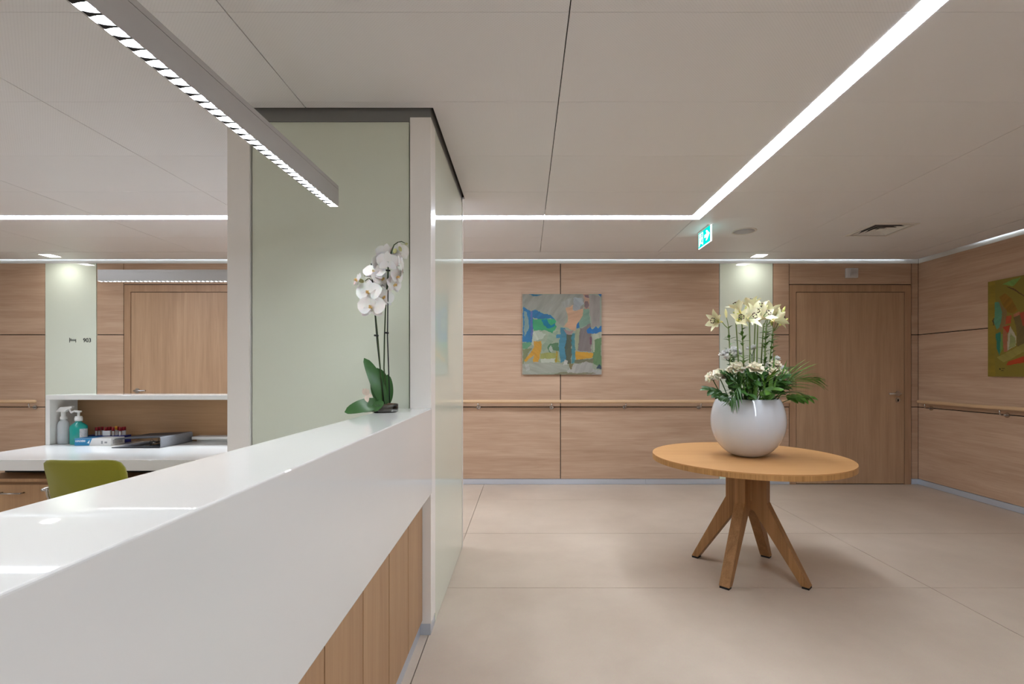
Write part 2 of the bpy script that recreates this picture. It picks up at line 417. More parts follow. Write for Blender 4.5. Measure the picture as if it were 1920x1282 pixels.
# ceiling loudspeaker
r = thing('ceiling_speaker', 'round flush loudspeaker with grey grille in the ceiling', 'speaker', (SPX, SPY, ZC))
obj('rim', MB().lathe([(.086, .004), (.086, -.004), (.098, -.006), (.106, -.001), (.106, .0)], (SPX, SPY, ZC), 40), M['plaster'], r, smooth=True)
obj('grille', MB().lathe([(0, -.007), (.05, -.0065), (.086, -.003), (.086, 0)], (SPX, SPY, ZC), 40), mat('speaker_grille', (178, 178, 184), .5, .3, var=.3, vscale=700), r, smooth=True)

# square diffuser vent
r = thing('ceiling_vent', 'square white air diffuser with stepped louvres in the ceiling', 'vent', (VX, VY, ZC))
def ring(mb, s0, s1, z0, z1):      # sloped square ring from half size s0 at z0 to s1 at z1
    a = [(-1, -1), (1, -1), (1, 1), (-1, 1)]
    mb.add([(VX + x * s0, VY + y * s0, z0) for x, y in a] + [(VX + x * s1, VY + y * s1, z1) for x, y in a],
           [(i, (i + 1) % 4, 4 + (i + 1) % 4, 4 + i) for i in range(4)])
mb = MB(); ring(mb, VS + .012, VS - .014, ZC - .004, ZC - .006); ring(mb, VS + .012, VS + .012, ZC, ZC - .004); ring(mb, VS - .014, VS - .014, ZC - .006, ZC + .03)
obj('frame', mb, M['plaster'], r, recalc=False)
for s_ in (.128, .092, .056):
    mb = MB(); ring(mb, s_ + .022, s_ - .006, ZC - .004, ZC + .02); ring(mb, s_ + .022, s_ + .0245, ZC - .004, ZC - .003)
    lv = obj('louvre', mb, M['plaster'], r, recalc=False)
    mb = MB(); ring(mb, s_ + .0245, s_ - .0035, ZC - .003, ZC + .021); obj('louvre_shade', mb, M['black'], lv, recalc=False)  # black sheet paints the shade in the slots between vanes
obj('core', box(VX - .03, VX + .03, VY - .03, VY + .03, ZC - .003, ZC + .004), M['plaster'], r)
obj('duct', box(VX - VS + .012, VX + VS - .012, VY - VS + .012, VY + VS - .012, ZC + .035, ZC + .05), M['black'], r)

# exit sign: pane hanging from the ceiling, facing the reception
EX, EY0, EY1, EZ0, EZ1 = 1.552, 4.005, 4.29, ZC - .138, ZC - .006
teal = emis('exit_teal', (.0, .62, .55), 1.25); exw = emis('exit_white', (.85, 1, .98), 1.9)
r = thing('exit_sign', 'illuminated green exit sign with running figure and arrow hanging from ceiling', 'exit sign', (EX, (EY0 + EY1) / 2, ZC))
obj('mount', box(EX - .02, EX + .02, EY0 + .01, EY1 - .01, ZC - .008, ZC), M['plaster'], r)
obj('edge', box(EX - .004, EX + .004, EY0 - .004, EY1 + .004, EZ0 - .004, EZ1), exw, r)
for sd in (-1, 1):
    fx = EX + sd * .0045
    obj('face', box(min(fx, fx + sd * .001), max(fx, fx + sd * .001), EY0 + .012, EY1, EZ0, EZ1), teal, r)
    gx = fx + sd * .0012
    H = EZ1 - EZ0; W = EY1 - EY0
    def P(u, v): # u 0 (far end of the pane) .. 1 (near end), v up 0..1
        return (gx, EY1 - u * W, EZ0 + v * H)
    ar = [(.52, .42), (.70, .42), (.62, .2), (.72, .2), (.92, .52), (.72, .84), (.62, .84), (.70, .62), (.52, .62)]
    obj('arrow', MB().prism([P(*q) for q in ar], (sd * .0008, 0, 0)), exw, r)
    mb = MB()
    for poly in ([(.05, .08), (.09, .08), (.09, .92), (.05, .92)], [(.09, .86), (.34, .86), (.34, .92), (.09, .92)], [(.36, .08), (.40, .08), (.40, .92), (.36, .92)],
                 [(.17, .68), (.26, .68), (.27, .8), (.20, .83), (.15, .77)], [(.14, .42), (.24, .4), (.33, .6), (.22, .66), (.11, .6), (.12, .54), (.18, .56)],
                 [(.14, .42), (.24, .4), (.27, .28), (.36, .24), (.36, .17), (.24, .2), (.19, .32)], [(.14, .42), (.2, .38), (.16, .22), (.07, .1), (.05, .14), (.12, .28)]):
        mb.prism([P(*q) for q in poly], (sd * .0008, 0, 0))
    obj('running_figure', mb, exw, r)

# louvred box above the door
r = thing('wall_sounder', 'small grey louvred box on the wood panel above door', 'wall box', (bx(1594.5), YB, bz(521)))
x0, x1, z0, z1 = bx(1584), bx(1605.5), bz(521.5), bz(503.5)
gm = mat('grey_plastic', (206, 202, 200), .45, var=.02)
obj('housing', box(x0, x1, YB - .035, YB, z0, z1), gm, r, bevel=.004)
for k in range(7):
    zz = z0 + .02 + k * .0115
    obj('slat', MB().prism([(x0 + .035, YB - .035, zz), (x0 + .035, YB - .046, zz - .003), (x0 + .035, YB - .046, zz + .004), (x0 + .035, YB - .035, zz + .007)], (x1 - x0 - .045, 0, 0)), gm, r)

# ------------------------------------------------------------------ partition block with mint glass
ZP = ZT
pb = struct('wall_partition', box(PX0 + .03, PX1 - .03, PY0 + .03, PY1 - .02, 0, ZP - .02), M['dark'])
obj('top_reveal', MB().box(PX0 + .004, PX1 - .004, PY0 + .006, PY1 - .004, ZP - .02, 2.60), M['reveal'], pb)
pl, pr = -1.300, (768.5 - CX) / FPX * PY0
obj('post', box(PX0, pl, PY0, PY0 + .12, .0, ZP), M['post'], pb, bevel=.0015)
obj('post', box(pr, PX1, PY0, PY0 + .11, .055, ZP - .002), M['post'], pb, bevel=.002)
obj('post_plinth', box(pr - .02, PX1 - .003, PY0 + .004, PY0 + .11, 0, .055), M['alu'], pb)
obj('glass_panel', box(pl + .007, pr - .007, PY0 + .012, PY0 + .031, .06, ZP + .001), M['glass'], pb)
obj('glass_panel', box(PX1 - .03, PX1 - .002, PY0 + .113, PY1 - .03, .004, ZP), M['glass'], pb)
obj('corner_trim', box(PX1 - .03, PX1 + .001, PY1 - .028, PY1 + .002, .0, ZP), M['posttrim'], pb)
obj('rear_panel', box(PX0, PX1 - .03, PY1 - .022, PY1, 0, ZP), M['post'], pb)
obj('side_panel', box(PX0, PX0 + .031, PY0 + .12, PY1 - .022, 0, ZP), M['post'], pb)

# ------------------------------------------------------------------ reception counter
HC = .17
ZK = CAMZ - HC               # top of counter
def xf(y): return -.3955 - .0195 * y
XBk = -.642
YA, YE = -.9, PY0
ct = thing('reception_counter', 'long white reception counter with deep fascia over oak panels', 'reception counter', (-.52, .7, 0))
ZFb = .672
mb = MB()
sec = lambda y: [(XBk, y, ZK), (xf(y), y, ZK), (xf(y), y, ZFb), (xf(y) - .03, y, ZFb), (xf(y) - .03, y, ZK - .045), (XBk, y, ZK - .045)]
a, b = sec(YA), sec(YE); n = 6
mb.add(a + b, [(0, 1, 4, 5), (1, 2, 3, 4), (11, 10, 7, 6), (10, 9, 8, 7)] + [(i, i + 6, (i + 1) % 6 + 6, (i + 1) % 6) for i in range(6)])
obj('top_and_fascia', mb, M['solid'], ct, bevel=.0035, seg=3)
XW = -.484
seam = [2.2585, 1.983, 1.706, 1.432, 1.157]
while seam[-1] > YA + .1: seam.append(max(seam[-1] - .2755, YA))
for i in range(len(seam) - 1):
    obj('oak_panel', box(XW - .018, XW, seam[i + 1] + .003, seam[i] - .003, .075, ZFb + .1), M['oakdesk'], ct)
obj('carcass', box(XBk + .03, XW - .0185, YA + .01, YE - .002, .06, ZK - .046), M['dark'], ct)
obj('plinth', box(XBk + .05, XW - .012, YA, YE - .004, 0, .074), M['alu'], ct)
obj('inner_panel', box(XBk + .008, XBk + .03, YA, YE - .002, .0, ZK - .046), M['post'], ct)

# ------------------------------------------------------------------ linear pendants
blade_me = {}
def pendant(label, p0, p1, wires, zb, group='linear pendants'):
    """long slim housing from p0 to p1 (plan), underside at zb"""
    p0 = V((p0[0], p0[1], 0)); p1 = V((p1[0], p1[1], 0)); L = (p1 - p0).length; d = (p1 - p0).normalized()
    r = thing('pendant_light', label, 'pendant light', (p0.x, p0.y, zb), group)
    r.rotation_euler = (0, 0, math.atan2(d.y, d.x))
    r2 = wpos(r)
    W, Hh, T = .019, .086, .0025
    def part(name, mb, m, sm=False):
        me = bpy.data.meshes.new(name); me.from_pydata([tuple(q) for q in mb.v], [], mb.f)
        bm = bmesh.new(); bm.from_mesh(me); bmesh.ops.recalc_face_normals(bm, faces=bm.faces); bm.to_mesh(me); bm.free()
        me.materials.append(m); o = bpy.data.objects.new(name, me); C.objects.link(o); o.parent = r; return o
    mb = MB(); mb.box(0, L, -W, -W + T, 0, Hh * .8); mb.box(0, L, W - T, W, 0, Hh * .8); mb.box(0, L, -W + T, W - T, Hh * .45, Hh * .8)
    mb.box(0, T, -W + T, W - T, 0, Hh * .45); mb.box(L - T, L, -W + T, W - T, 0, Hh * .45)
    part('housing', mb, M['grey'])
    mb = MB(); mb.box(.001, L - .001, -W + .0012, W - .0012, Hh * .8, Hh * .8 + .0016); mb.box(0, L, -W, W, Hh * .8 + .0016, Hh)
    part('cover', mb, M['grey'])
    part('light_engine', box(T + .001, L - T - .001, -W + T, W - T, .015, .018), M['pend'])
    # parabolic cross blades of the louvre, outlined like their dark reflections
    pitch = .0335; k = 0; x = pitch * .6
    lm = M['louvre']
    bmx = MB()
    ww = W - T - .0005; rows_ = [(-ww, .0032), (-ww * .35, .004), (ww * .25, .006), (ww, .011)]; vb = []
    for yy, hw in rows_:
        vb += [(-hw, yy, 0), (-.0008, yy, .009), (.0008, yy, .009), (hw * .6, yy, 0)]
    fb = [(4 * j + i, 4 * j + (i + 1) % 4, 4 * j + 4 + (i + 1) % 4, 4 * j + 4 + i) for j in range(3) for i in range(4)] + [(0, 1, 2, 3), (12, 13, 14, 15)]
    bmx.add(vb, fb)
    first = None
    while x < L - pitch * .5:
        if first is None: first = part('louvre_blade', bmx, lm); first.location = (x, 0, .0006)
        else: dup(first, r, (x, 0, .0006))
        x += pitch
    for wx in wires:
        part('suspension_wire', MB().tube([(wx, 0, Hh), (wx, 0, ZC - zb)], .0008, 6), M['steel'])
    return r
M['louvre'] = mat('blade_dark_reflection', (22, 22, 24), .5, 0, spec=.2, var=.02)  # near-black colour stands in for dark reflections on the metal blades
ZPB = CAMZ + .69
pendant('slim pendant lamp with white louvre ending in front of the partition glass', (-.882, -.6), (-.797, 2.0), (.35, 1.25), ZPB)
pendant('slim pendant lamp hanging above the workstation shelf before the oak room door', (-3.21, 3.62), (-1.50, 3.62), (1.05, 1.6), ZPB - .005)

# ------------------------------------------------------------------ workstation behind the counter
YD = 3.61; DH = 136 * YD / FPX; ZD = CAMZ - DH           # shelf front, desk height
XD0 = (85.5 - CX) / FPX * YD; XD1 = -.72
YD0 = DH * FPX / 164; YD1 = 3.86
tag(obj('desk_worktop', box(XD0, PX0 - .01, YD0, YD1, ZD - .068, ZD), M['solid'], origin=(XD0 + .8, 3.4, ZD - .068), bevel=.002), 'thick white worktop of the workstation behind the green chair', 'worktop')
hut = thing('desk_shelf_unit', 'open white shelf unit with oak back standing on the workstation worktop', 'shelf unit', (XD0 + .9, 3.73, ZD))
ZS = ZK
obj('top_board', box(XD0, PX0 - .012, YD, YD + .245, ZS - .036, ZS), M['solid'], hut, bevel=.0015)
obj('side_board', box(XD0, XD0 + .032, YD, YD + .245, ZD, ZS - .0365), M['solid'], hut, bevel=.0015)
obj('back_board', box(XD0 + .032, PX0 - .012, YD + .225, YD + .243, ZD, ZS - .0365), M['oakshelf'], hut)
obj('cable_ledge', box(-2.6, PX0 - .012, YD + .13, YD + .2249, ZD + .022, ZD + .045), M['solid'], hut)
obj('ledge_support', box(-2.58, PX0 - .03, YD + .16, YD + .2249, ZD, ZD + .022), M['solid'], hut)
ped = thing('drawer_unit', 'oak drawer unit under the white workstation worktop', 'drawer unit', (-3.05, 3.3, 0))
zt = CAMZ - 199 * 3.1 / FPX
obj('carcass', box(XD0 + .03, -2.45, 3.12, 3.8, .04, zt - .002), M['oakshelf'], ped)
obj('top_panel', box(XD0 + .03, -2.44, 3.095, 3.8, zt - .02, zt), M['oakdesk'], ped)
obj('under_desk_shade', box(XD0 + .03, -1.52, 3.3, 3.8, zt, ZD - .0685), M['black'], ped)  # black block stands in for the shade under the worktop
obj('plinth', box(XD0 + .05, -2.47, 3.16, 3.78, 0, .04), M['black'], ped)
for i, (u0, u1) in enumerate(((XD0 + .032, -3.03), (-3.027, -2.452))):
    for j in range(2):
        zz1 = zt - .04 - j * .245; dr = obj('drawer', box(u0, u1, 3.1, 3.12, zz1 - .24, zz1), M['oakdesk'], ped)
        obj('pull', MB().tube([(u0 + .2, 3.1, zz1 - .05), (u0 + .2, 3.07, zz1 - .05), (u0 + .34, 3.07, zz1 - .05), (u0 + .34, 3.1, zz1 - .05)], .005, 8), M['steel'], dr, smooth=True)
obj('desk_leg_panel', box(-1.46, PX0 - .012, 3.1, 3.8, 0, ZD - .0685), M['post'], ped) if False else None
tag(obj('desk_end_panel', box(PX0 - .05, PX0 - .012, 3.05, 3.8, 0, ZD - .0685), M['post'], origin=(PX0 - .03, 3.4, 0)), 'white end panel carrying the worktop beside the partition', 'end panel')

# chair
cxh, cyh = -1.985, 2.17
ch = thing('office_chair', 'olive green upholstered chair drawn up to the white workstation', 'chair', (cxh, cyh + .25, 0))
ztop = CAMZ - 161 * cyh / FPX
mb = MB(); nu, nv = 20, 16; Wc, Hh = .182, .42
def rr_outline(n=64):
    pts = []; rc = .045
    for k in range(n):
        a = 2 * PI * k / n; c, s_ = math.cos(a), math.sin(a); e = 9
        q = (abs(c) ** e + abs(s_) ** e) ** (-1 / e); pts.append((c * q, s_ * q))
    return pts
out = rr_outline()
def chair_pt(u, v, o):    # u,v in -1..1, o thickness offset
    ww = Wc * (1.0 - .10 * (1 - v) / 2 * (1 if v < 1 else 0))
    return (cxh - .005 + u * ww, cyh - .035 * (1 - u * u) - .03 * (v + .2) ** 2 * (1 if v > -.2 else 0) + .03 + o, ztop - Hh / 2 + v * Hh / 2)
rings = [(0, -.016), (.5, -.018), (.93, -.016), (.985, -.010), (1, 0), (.985, .012), (.93, .018), (.5, .02), (0, .02)]
vs_ = []; fs = []
for sc, o in rings:
    for (u, v) in out: vs_.append(chair_pt(u * sc, v * sc, o))
n = len(out)
for i in range(len(rings) - 1):
    for k in range(n): fs.append((i * n + k, i * n + (k + 1) % n, (i + 1) * n + (k + 1) % n, (i + 1) * n + k))
mb.add(vs_, fs); obj('backrest', mb, M['green'], ch, smooth=True)
mb = MB(); vs_ = []
for sc, o in [(0, .45), (.6, .452), (.94, .448), (1, .43), (.96, .41), (.6, .405), (0, .405)]:
    for (u, v) in out: vs_.append((cxh + u * .22 * sc, cyh + .27 + v * .22 * sc, o))
fs = [(i * n + k, i * n + (k + 1) % n, (i + 1) * n + (k + 1) % n, (i + 1) * n + k) for i in range(6) for k in range(n)]
mb.add(vs_, fs); obj('seat', mb, M['green'], ch, smooth=True)
obj('back_bar', MB().tube([(cxh, cyh + .055, ztop - .3), (cxh, cyh + .05, .5), (cxh, cyh + .09, .41), (cxh, cyh + .2, .395)], .016, 10), M['steel'], ch, smooth=True)
obj('gas_column', MB().lathe([(.03, .09), (.03, .25), (.018, .255), (.018, .404)], (cxh, cyh + .27, 0), 16), M['steel'], ch, smooth=True)
for k in range(5):
    a = 2 * PI * k / 5 + .3; e = V((math.cos(a), math.sin(a), 0)); c0 = V((cxh, cyh + .27, 0))
    fo = obj('base_arm', MB().tube([c0 + e * .02 + V((0, 0, .11)), c0 + e * .28 + V((0, 0, .075))], [.02, .013], 8), M['steel'], ch, smooth=True)
    cb = e.cross(V((0, 0, 1)))
    obj('castor', MB().tube([c0 + e * .28 + V((0, 0, .03)) - cb * .018, c0 + e * .28 + V((0, 0, .03)) + cb * .018], .03, 14), M['black'], fo)
xa, za = pv(92, 917, cyh + .03).x, pv(92, 917, cyh + .03).z
for s_ in (1, -1):
    X = lambda q: cxh - .005 + s_ * (q - (cxh - .005))
    obj('armrest', MB().tube([(X(xa - .028), cyh + .3, za), (X(xa - .028), cyh + .04, za), (X(xa - .02), cyh + .02, za - .001), (X(xa), cyh + .02, za - .003), (X(xa - .004), cyh + .03, za - .03), (X(xa - .012), cyh + .06, za - .09), (X(xa + .02), cyh + .1, za - .2), (X(xa + .1), cyh + .2, .4)], .0065, 8), M['steel'], ch, smooth=True)

# ------------------------------------------------------------------ things on the workstation
def dx(x, Y): return (x - CX) / FPX * Y
# spray bottle
Y = 3.672; x = dx(119.5, Y); S0 = Y / FPX
r = thing('spray_bottle', 'clear spray bottle with white trigger head half full of liquid', 'bottle', (x, Y, ZD))
clear = mat('cloudy_plastic', (226, 230, 232), .25, spec=.4, var=.02, trans=.4)
liq = mat('bluish_liquid', (186, 198, 206), .3, spec=.3, var=.02)
bp = [(.0, 0), (.039, 0), (.043, .006), (.043, .13), (.041, .15), (.033, .17), (.02, .182), (.017, .188)]
obj('body', MB().lathe(bp, (x, Y, ZD), 32, 1, .72), clear, r, smooth=True)
obj('liquid', MB().lathe([(0, .003), (.0385, .003), (.0415, .008), (.0415, .085), (0, .085)], (x, Y, ZD), 32, 1, .72), liq, r, smooth=True)
wp = mat('white_plastic', (232, 230, 226), .35, var=.01)
obj('collar', MB().lathe([(.021, .186), (.021, .208), (.016, .21), (.016, .246), (0, .246)], (x, Y, ZD), 24), wp, r, smooth=True)
z = ZD + .246
hd = obj('trigger_head', MB().prism([(x - .045, Y - .013, z - .002), (x - .05, Y - .013, z + .006), (x - .02, Y - .013, z + .034), (x + .072, Y - .013, z + .042), (x + .072, Y - .013, z + .028), (x + .03, Y - .013, z + .012), (x + .02, Y - .013, z - .003)], (0, .026, 0)), wp, r, bevel=.004)
obj('trigger', MB().prism([(x + .04, Y - .005, z + .02), (x + .055, Y - .005, z + .02), (x + .06, Y - .005, z + .0), (x + .068, Y - .005, z - .018), (x + .058, Y - .005, z - .012), (x + .046, Y - .005, z + .002)], (0, .01, 0)), wp, hd, bevel=.002)
# teal pump bottle
Y = 3.66; x = dx(147.5, Y)
r = thing('pump_bottle', 'teal pump bottle with white pump and label beside the spray bottle', 'bottle', (x, Y, ZD))
tl = mat('teal_liquid_plastic', (22, 150, 140), .18, spec=.5, var=.04, vscale=12)
b = obj('body', MB().lathe([(.0, 0), (.058, 0), (.062, .006), (.062, .12), (.06, .138), (.045, .152), (.024, .166), (.021, .178)], (x, Y, ZD), 32, 1, .62), tl, r, smooth=True)
obj('label', MB().add([q for k in range(9) for a in [-.95 + k * .14] for q in ((x + .0625 * math.cos(a), Y + .0625 * .62 * math.sin(a), ZD + .045), (x + .0625 * math.cos(a), Y + .0625 * .62 * math.sin(a), ZD + .118))], [(2 * k, 2 * k + 2, 2 * k + 3, 2 * k + 1) for k in range(8)]), mat('bottle_label', (214, 214, 210), .5, var=.55, vscale=160), b, recalc=False)
obj('collar', MB().lathe([(.024, .176), (.024, .2), (.021, .203), (.021, .212), (.008, .214), (.008, .24), (.018, .242), (.018, .253), (0, .255)], (x, Y, ZD), 24), wp, r, smooth=True)
obj('spout', MB().tube([(x, Y, ZD + .247), (x - .03, Y, ZD + .25), (x - .052, Y, ZD + .242), (x - .056, Y, ZD + .234)], [.009, .008, .006, .005], 10), wp, r, smooth=True)
# carton
Y = 3.575; bx0, bx1 = dx(140, Y), dx(208.5, Y); bz1 = .0535
r = thing('glove_box', 'flat blue and white carton with printed name lying before the bottles', 'box', ((bx0 + bx1) / 2, Y + .06, ZD))
xm = bx0 + (bx1 - bx0) * .44
obj('carton', box(bx0, bx1, Y, Y + .12, ZD, ZD + bz1), mat('carton_white', (226, 224, 222), .4, var=.02), r, bevel=.0015)
blue = mat('carton_blue', (36, 128, 178), .4, var=.05)
obj('blue_print', MB().prism([(bx0, Y - .0006, ZD + .001), (xm - .012, Y - .0006, ZD + .001), (xm + .01, Y - .0006, ZD + bz1 - .001), (bx0, Y - .0006, ZD + bz1 - .001)], (0, .0004, 0)), blue, r)
obj('blue_top_print', box(bx0, xm, Y + .001, Y + .118, ZD + bz1, ZD + bz1 + .0004), blue, r)
obj('side_print', box(bx1, bx1 + .0004, Y + .012, Y + .1, ZD + .012, ZD + bz1 - .012), mat('carton_print', (176, 174, 174), .5, var=.5, vscale=130), r)
obj('front_print', MB().box(bx1 - .075, bx1 - .062, Y - .0006, Y, ZD + .013, ZD + .035).box(bx1 - .05, bx1 - .03, Y - .0006, Y, ZD + .018, ZD + .03), mat('carton_print_b', (150, 150, 152), .5, var=.3, vscale=160), r)
def text(body, size, m, parent, loc, rot=(PI / 2, 0, 0), name='lettering', ex=.0004, sx=1.0):
    cu = bpy.data.curves.new(name, 'FONT'); cu.body = body; cu.size = size; cu.extrude = ex; cu.align_x = 'LEFT'; cu.offset = size * .018
    t = bpy.data.objects.new('tmp_text', cu); C.objects.link(t)
    bpy.context.view_layer.update()
    me = bpy.data.meshes.new_from_object(t.evaluated_get(bpy.context.evaluated_depsgraph_get()))
    bpy.data.objects.remove(t); me.name = name
    me.materials.clear(); me.materials.append(m)
    o = bpy.data.objects.new(name, me); C.objects.link(o); o.parent = parent
    o.location = V(loc) - wpos(parent); o.rotation_euler = rot; o.scale = (sx, 1, 1); return o
white_ink = mat('white_print', (240, 240, 240), .5, var=.01)
text('LEADERS', .02, white_ink, r, (bx0 + .005, Y - .001, ZD + .028), sx=.95)
text('gloves', .012, white_ink, r, (bx0 + .045, Y - .001, ZD + .015)) if False else None
obj('bird_mark', MB().prism([(bx0 + .092, Y - .0012, ZD + .018), (bx0 + .112, Y - .0012, ZD + .042), (bx0 + .108, Y - .0012, ZD + .012), (bx0 + .103, Y - .0012, ZD + .02)], (0, .0006, 0)), white_ink, r)
# rack with blood tubes
Y = 3.745
rk = thing('tube_rack', 'dark blue rack full of test tubes behind the carton', 'rack', (dx(203, Y), Y, ZD))
ra, rb = dx(166, Y), dx(239, Y)
rb_m = mat('navy_plastic', (24, 32, 120), .4, var=.05)
obj('base', box(ra, rb, Y - .035, Y + .035, ZD, ZD + .012), rb_m, rk)
obj('tray', box(ra, rb, Y - .035, Y + .035, ZD + .05, ZD + .056), rb_m, rk)
for q in (ra, rb - .006): obj('end', box(q, q + .006, Y - .035, Y + .035, ZD + .0122, ZD + .05), rb_m, rk)
tubem = mat('tube_glass', (206, 204, 206), .2, var=.15, vscale=70); redc = mat('red_cap', (150, 22, 34), .45); orc = mat('orange_cap', (226, 160, 50), .45)
labelm = mat('tube_label', (226, 226, 226), .6, var=.1, vscale=90)
tx = [180.5, 186, 191.8, 198.3, 203.5, 207, 212.3, 217.7, 221, 225.3, 230.5, 234]
for i, q in enumerate(tx):
    oc = (i == 7)
    yy = Y + (-.02 if i % 3 == 0 else .0 if i % 3 == 1 else .02); X = dx(q, yy); zz = ZD + .0125 + (.006 if oc else 0)
    t = thing('test_tube', 'test tube with orange cap standing in the navy rack' if oc else 'thin test tube with red cap standing in the navy rack', 'test tube', (X, yy, zz), None if oc else 'red capped test tubes in the rack')
    obj('glass', MB().lathe([(0, 0), (.005, .002), (.0065, .008), (.0065, .083)], (X, yy, zz), 12), tubem, t, smooth=True)
    obj('cap', MB().lathe([(.0082, .08), (.0082, .106), (.007, .108), (0, .108)], (X, yy, zz), 12), orc if oc else redc, t, smooth=True)
    if i in (1, 4, 9): obj('label', MB().lathe([(.0068, .03), (.0068, .07)], (X, yy, zz), 12), labelm, t, smooth=True)
tag(obj('paper_slip', box(dx(194.5, 3.715), dx(208, 3.715), 3.705, 3.7055, ZD + .058, ZD + .095), mat('slip_paper', (222, 222, 222), .7), origin=(dx(201, 3.705), 3.705, ZD + .056)), 'small white paper slip leaning on the test tubes', 'paper')
# lever arch binder lying open side to the front
A0 = V((-2.985, 3.462, ZD)); bw, bd, bh = .345, .33, .078
bn = thing('ring_binder', 'dark grey lever arch binder lying flat with its rings showing', 'binder', (A0.x + bw / 2, A0.y + bd / 2, ZD))
gi = mat('binder_lining', (132, 134, 140), .65, var=.25, vscale=160); go = mat('binder_cover', (34, 36, 42), .5, var=.1)
obj('lower_cover', box(A0.x, A0.x + bw, A0.y, A0.y + bd, ZD, ZD + .0035), go, bn)
obj('lower_lining', box(A0.x + .004, A0.x + bw - .004, A0.y + .004, A0.y + bd - .004, ZD + .0035, ZD + .0045), gi, bn)
sp = MB(); N = 10; y0, y1 = A0.y, A0.y + bd; vs_ = []
for y_ in (y0, y1):
    for rr_ in (0, -.004):
        for k in range(N + 1):
            a = -PI / 2 + PI * k / N; e = abs(math.cos(a)) ** .5
            vs_.append((A0.x + bw + (.014 + rr_) * e, y_, ZD + bh / 2 + (bh / 2 + rr_) * math.sin(a)))
K = N + 1
for k in range(N): sp_f = [(k, k + 1, K + k + 1, K + k), (2 * K + k, 3 * K + k, 3 * K + k + 1, 2 * K + k + 1), (k, 2 * K + k, 2 * K + k + 1, k + 1), (K + k, K + k + 1, 3 * K + k + 1, 3 * K + k)]; fs = sp_f if k == 0 else fs + sp_f
sp.add(vs_, fs); obj('spine', sp, gi, bn)
obj('spine_lining', box(A0.x + bw + .002, A0.x + bw + .005, y0 + .006, y1 - .004, ZD + .012, ZD + bh - .012), gi, bn)
obj('upper_cover', MB().prism([(A0.x + .02, y0, ZD + bh - .016), (A0.x + bw, y0, ZD + bh - .004), (A0.x + bw, y0, ZD + bh), (A0.x + .02, y0, ZD + bh - .0125)], (0, bd, 0)), go, bn)
obj('upper_lining', MB().prism([(A0.x + .024, y0 + .004, ZD + bh - .017), (A0.x + bw, y0 + .004, ZD + bh - .005), (A0.x + bw, y0 + .004, ZD + bh - .0042), (A0.x + .024, y0 + .004, ZD + bh - .0162)], (0, bd - .008, 0)), gi, bn)
mech = obj('ring_plate', box(A0.x + .19, A0.x + .225, y0 + .06, y0 + .22, ZD + .0046, ZD + .009), M['steel'], bn)
for q in (.1, .18):
    obj('ring', MB().tube([(A0.x + .2, y0 + q, ZD + .008), (A0.x + .2, y0 + q, ZD + .04), (A0.x + .212, y0 + q, ZD + .052), (A0.x + .226, y0 + q, ZD + .04), (A0.x + .226, y0 + q, ZD + .008)], .0018, 8), M['steel'], mech, smooth=True)
obj('lever', MB().tube([(A0.x + .215, y0 + .08, ZD + .009), (A0.x + .25, y0 + .06, ZD + .03), (A0.x + .27, y0 + .06, ZD + .028)], .003, 8), M['steel'], mech, smooth=True)

# number and bed mark on the glass
gp = [o for o in wb.children if o.name.startswith('glass_panel')][0]
sg = text('903', .062, M['ink'], gp, (bx(156.2), YB - .003, bz(641.2)), name='room_number', sx=.98)
mb = MB(); u0, u1, t0, t1 = bx(130.5), bx(143), bz(642), bz(633); yb = YB - .0035
for a in ((u0, u0 + .006, t0, t1), (u1 - .006, u1, t0, t1 - .015), (u0 + .006, u1 - .006, t0 + .017, t0 + .024), (u0 + .008, u1 - .008, t0 + .03, t0 + .036), (u0 + .01, u0 + .022, t0 + .036, t0 + .042)):
    mb.box(a[0], a[1], yb, yb + .001, a[2], a[3])
obj('bed_mark', mb, M['ink'], gp)

# ------------------------------------------------------------------ handrails
ZR = bz(752.5) + .004
def rail(label, a, b, br, along, group='oak handrails'):
    base = V((0, 0, 0))
    off = .075
    q = (lambda t, o, z: V((t, YB - o, z))) if along == 'x' else (lambda t, o, z: V((XR - o, t, z)))
    r = thing('handrail', label, 'handrail', q((a + b) / 2, 0, ZR), group)
    pts = [q(a, off, ZR), q(a + .006, off, ZR), q(a + .02, off, ZR), q(b - .02, off, ZR), q(b - .006, off, ZR), q(b, off, ZR)]
    obj('rail', MB().tube(pts, [.010, .0165, .0195, .0195, .0165, .010], 20), M['rail'], r, smooth=True)
    for t in br:
        zz = Z1 - .002
        bk = obj('bracket', MB().tube([q(t, 0, zz), q(t, off - .022, zz), q(t, off - .006, zz + .006), q(t, off, zz + .02), q(t, off, ZR - .012)], .006, 10), M['steel'], r, smooth=True)
        obj('rosette', MB().tube([q(t, 0, zz), q(t, .01, zz), q(t, .0101, zz)], [.022, .022, .018], 20), M['steel'], bk)
rail('pale wooden handrail on steel brackets below the abstract with blue patches', -2.9, bx(1480) - .03, [bx(x) + .0 for x in (623, 760, 897.5, 1034, 1171, 1310)] + [bx(1458)], 'x')
rail('pale wooden handrail on the wood wall beside the glass panel numbered 903', XL + .05, bx(80), [bx(67), bx(-70), bx(-200)], 'x')
def ry(x): return XR * FPX / (x - CX)
rail('pale wooden handrail under the olive painting on the side wall', YF + .2, 5.235, [ry(1747), ry(1747) - .81, ry(1747) - 1.62, ry(1747) - 2.43, ry(1747) - 3.24], 'y')

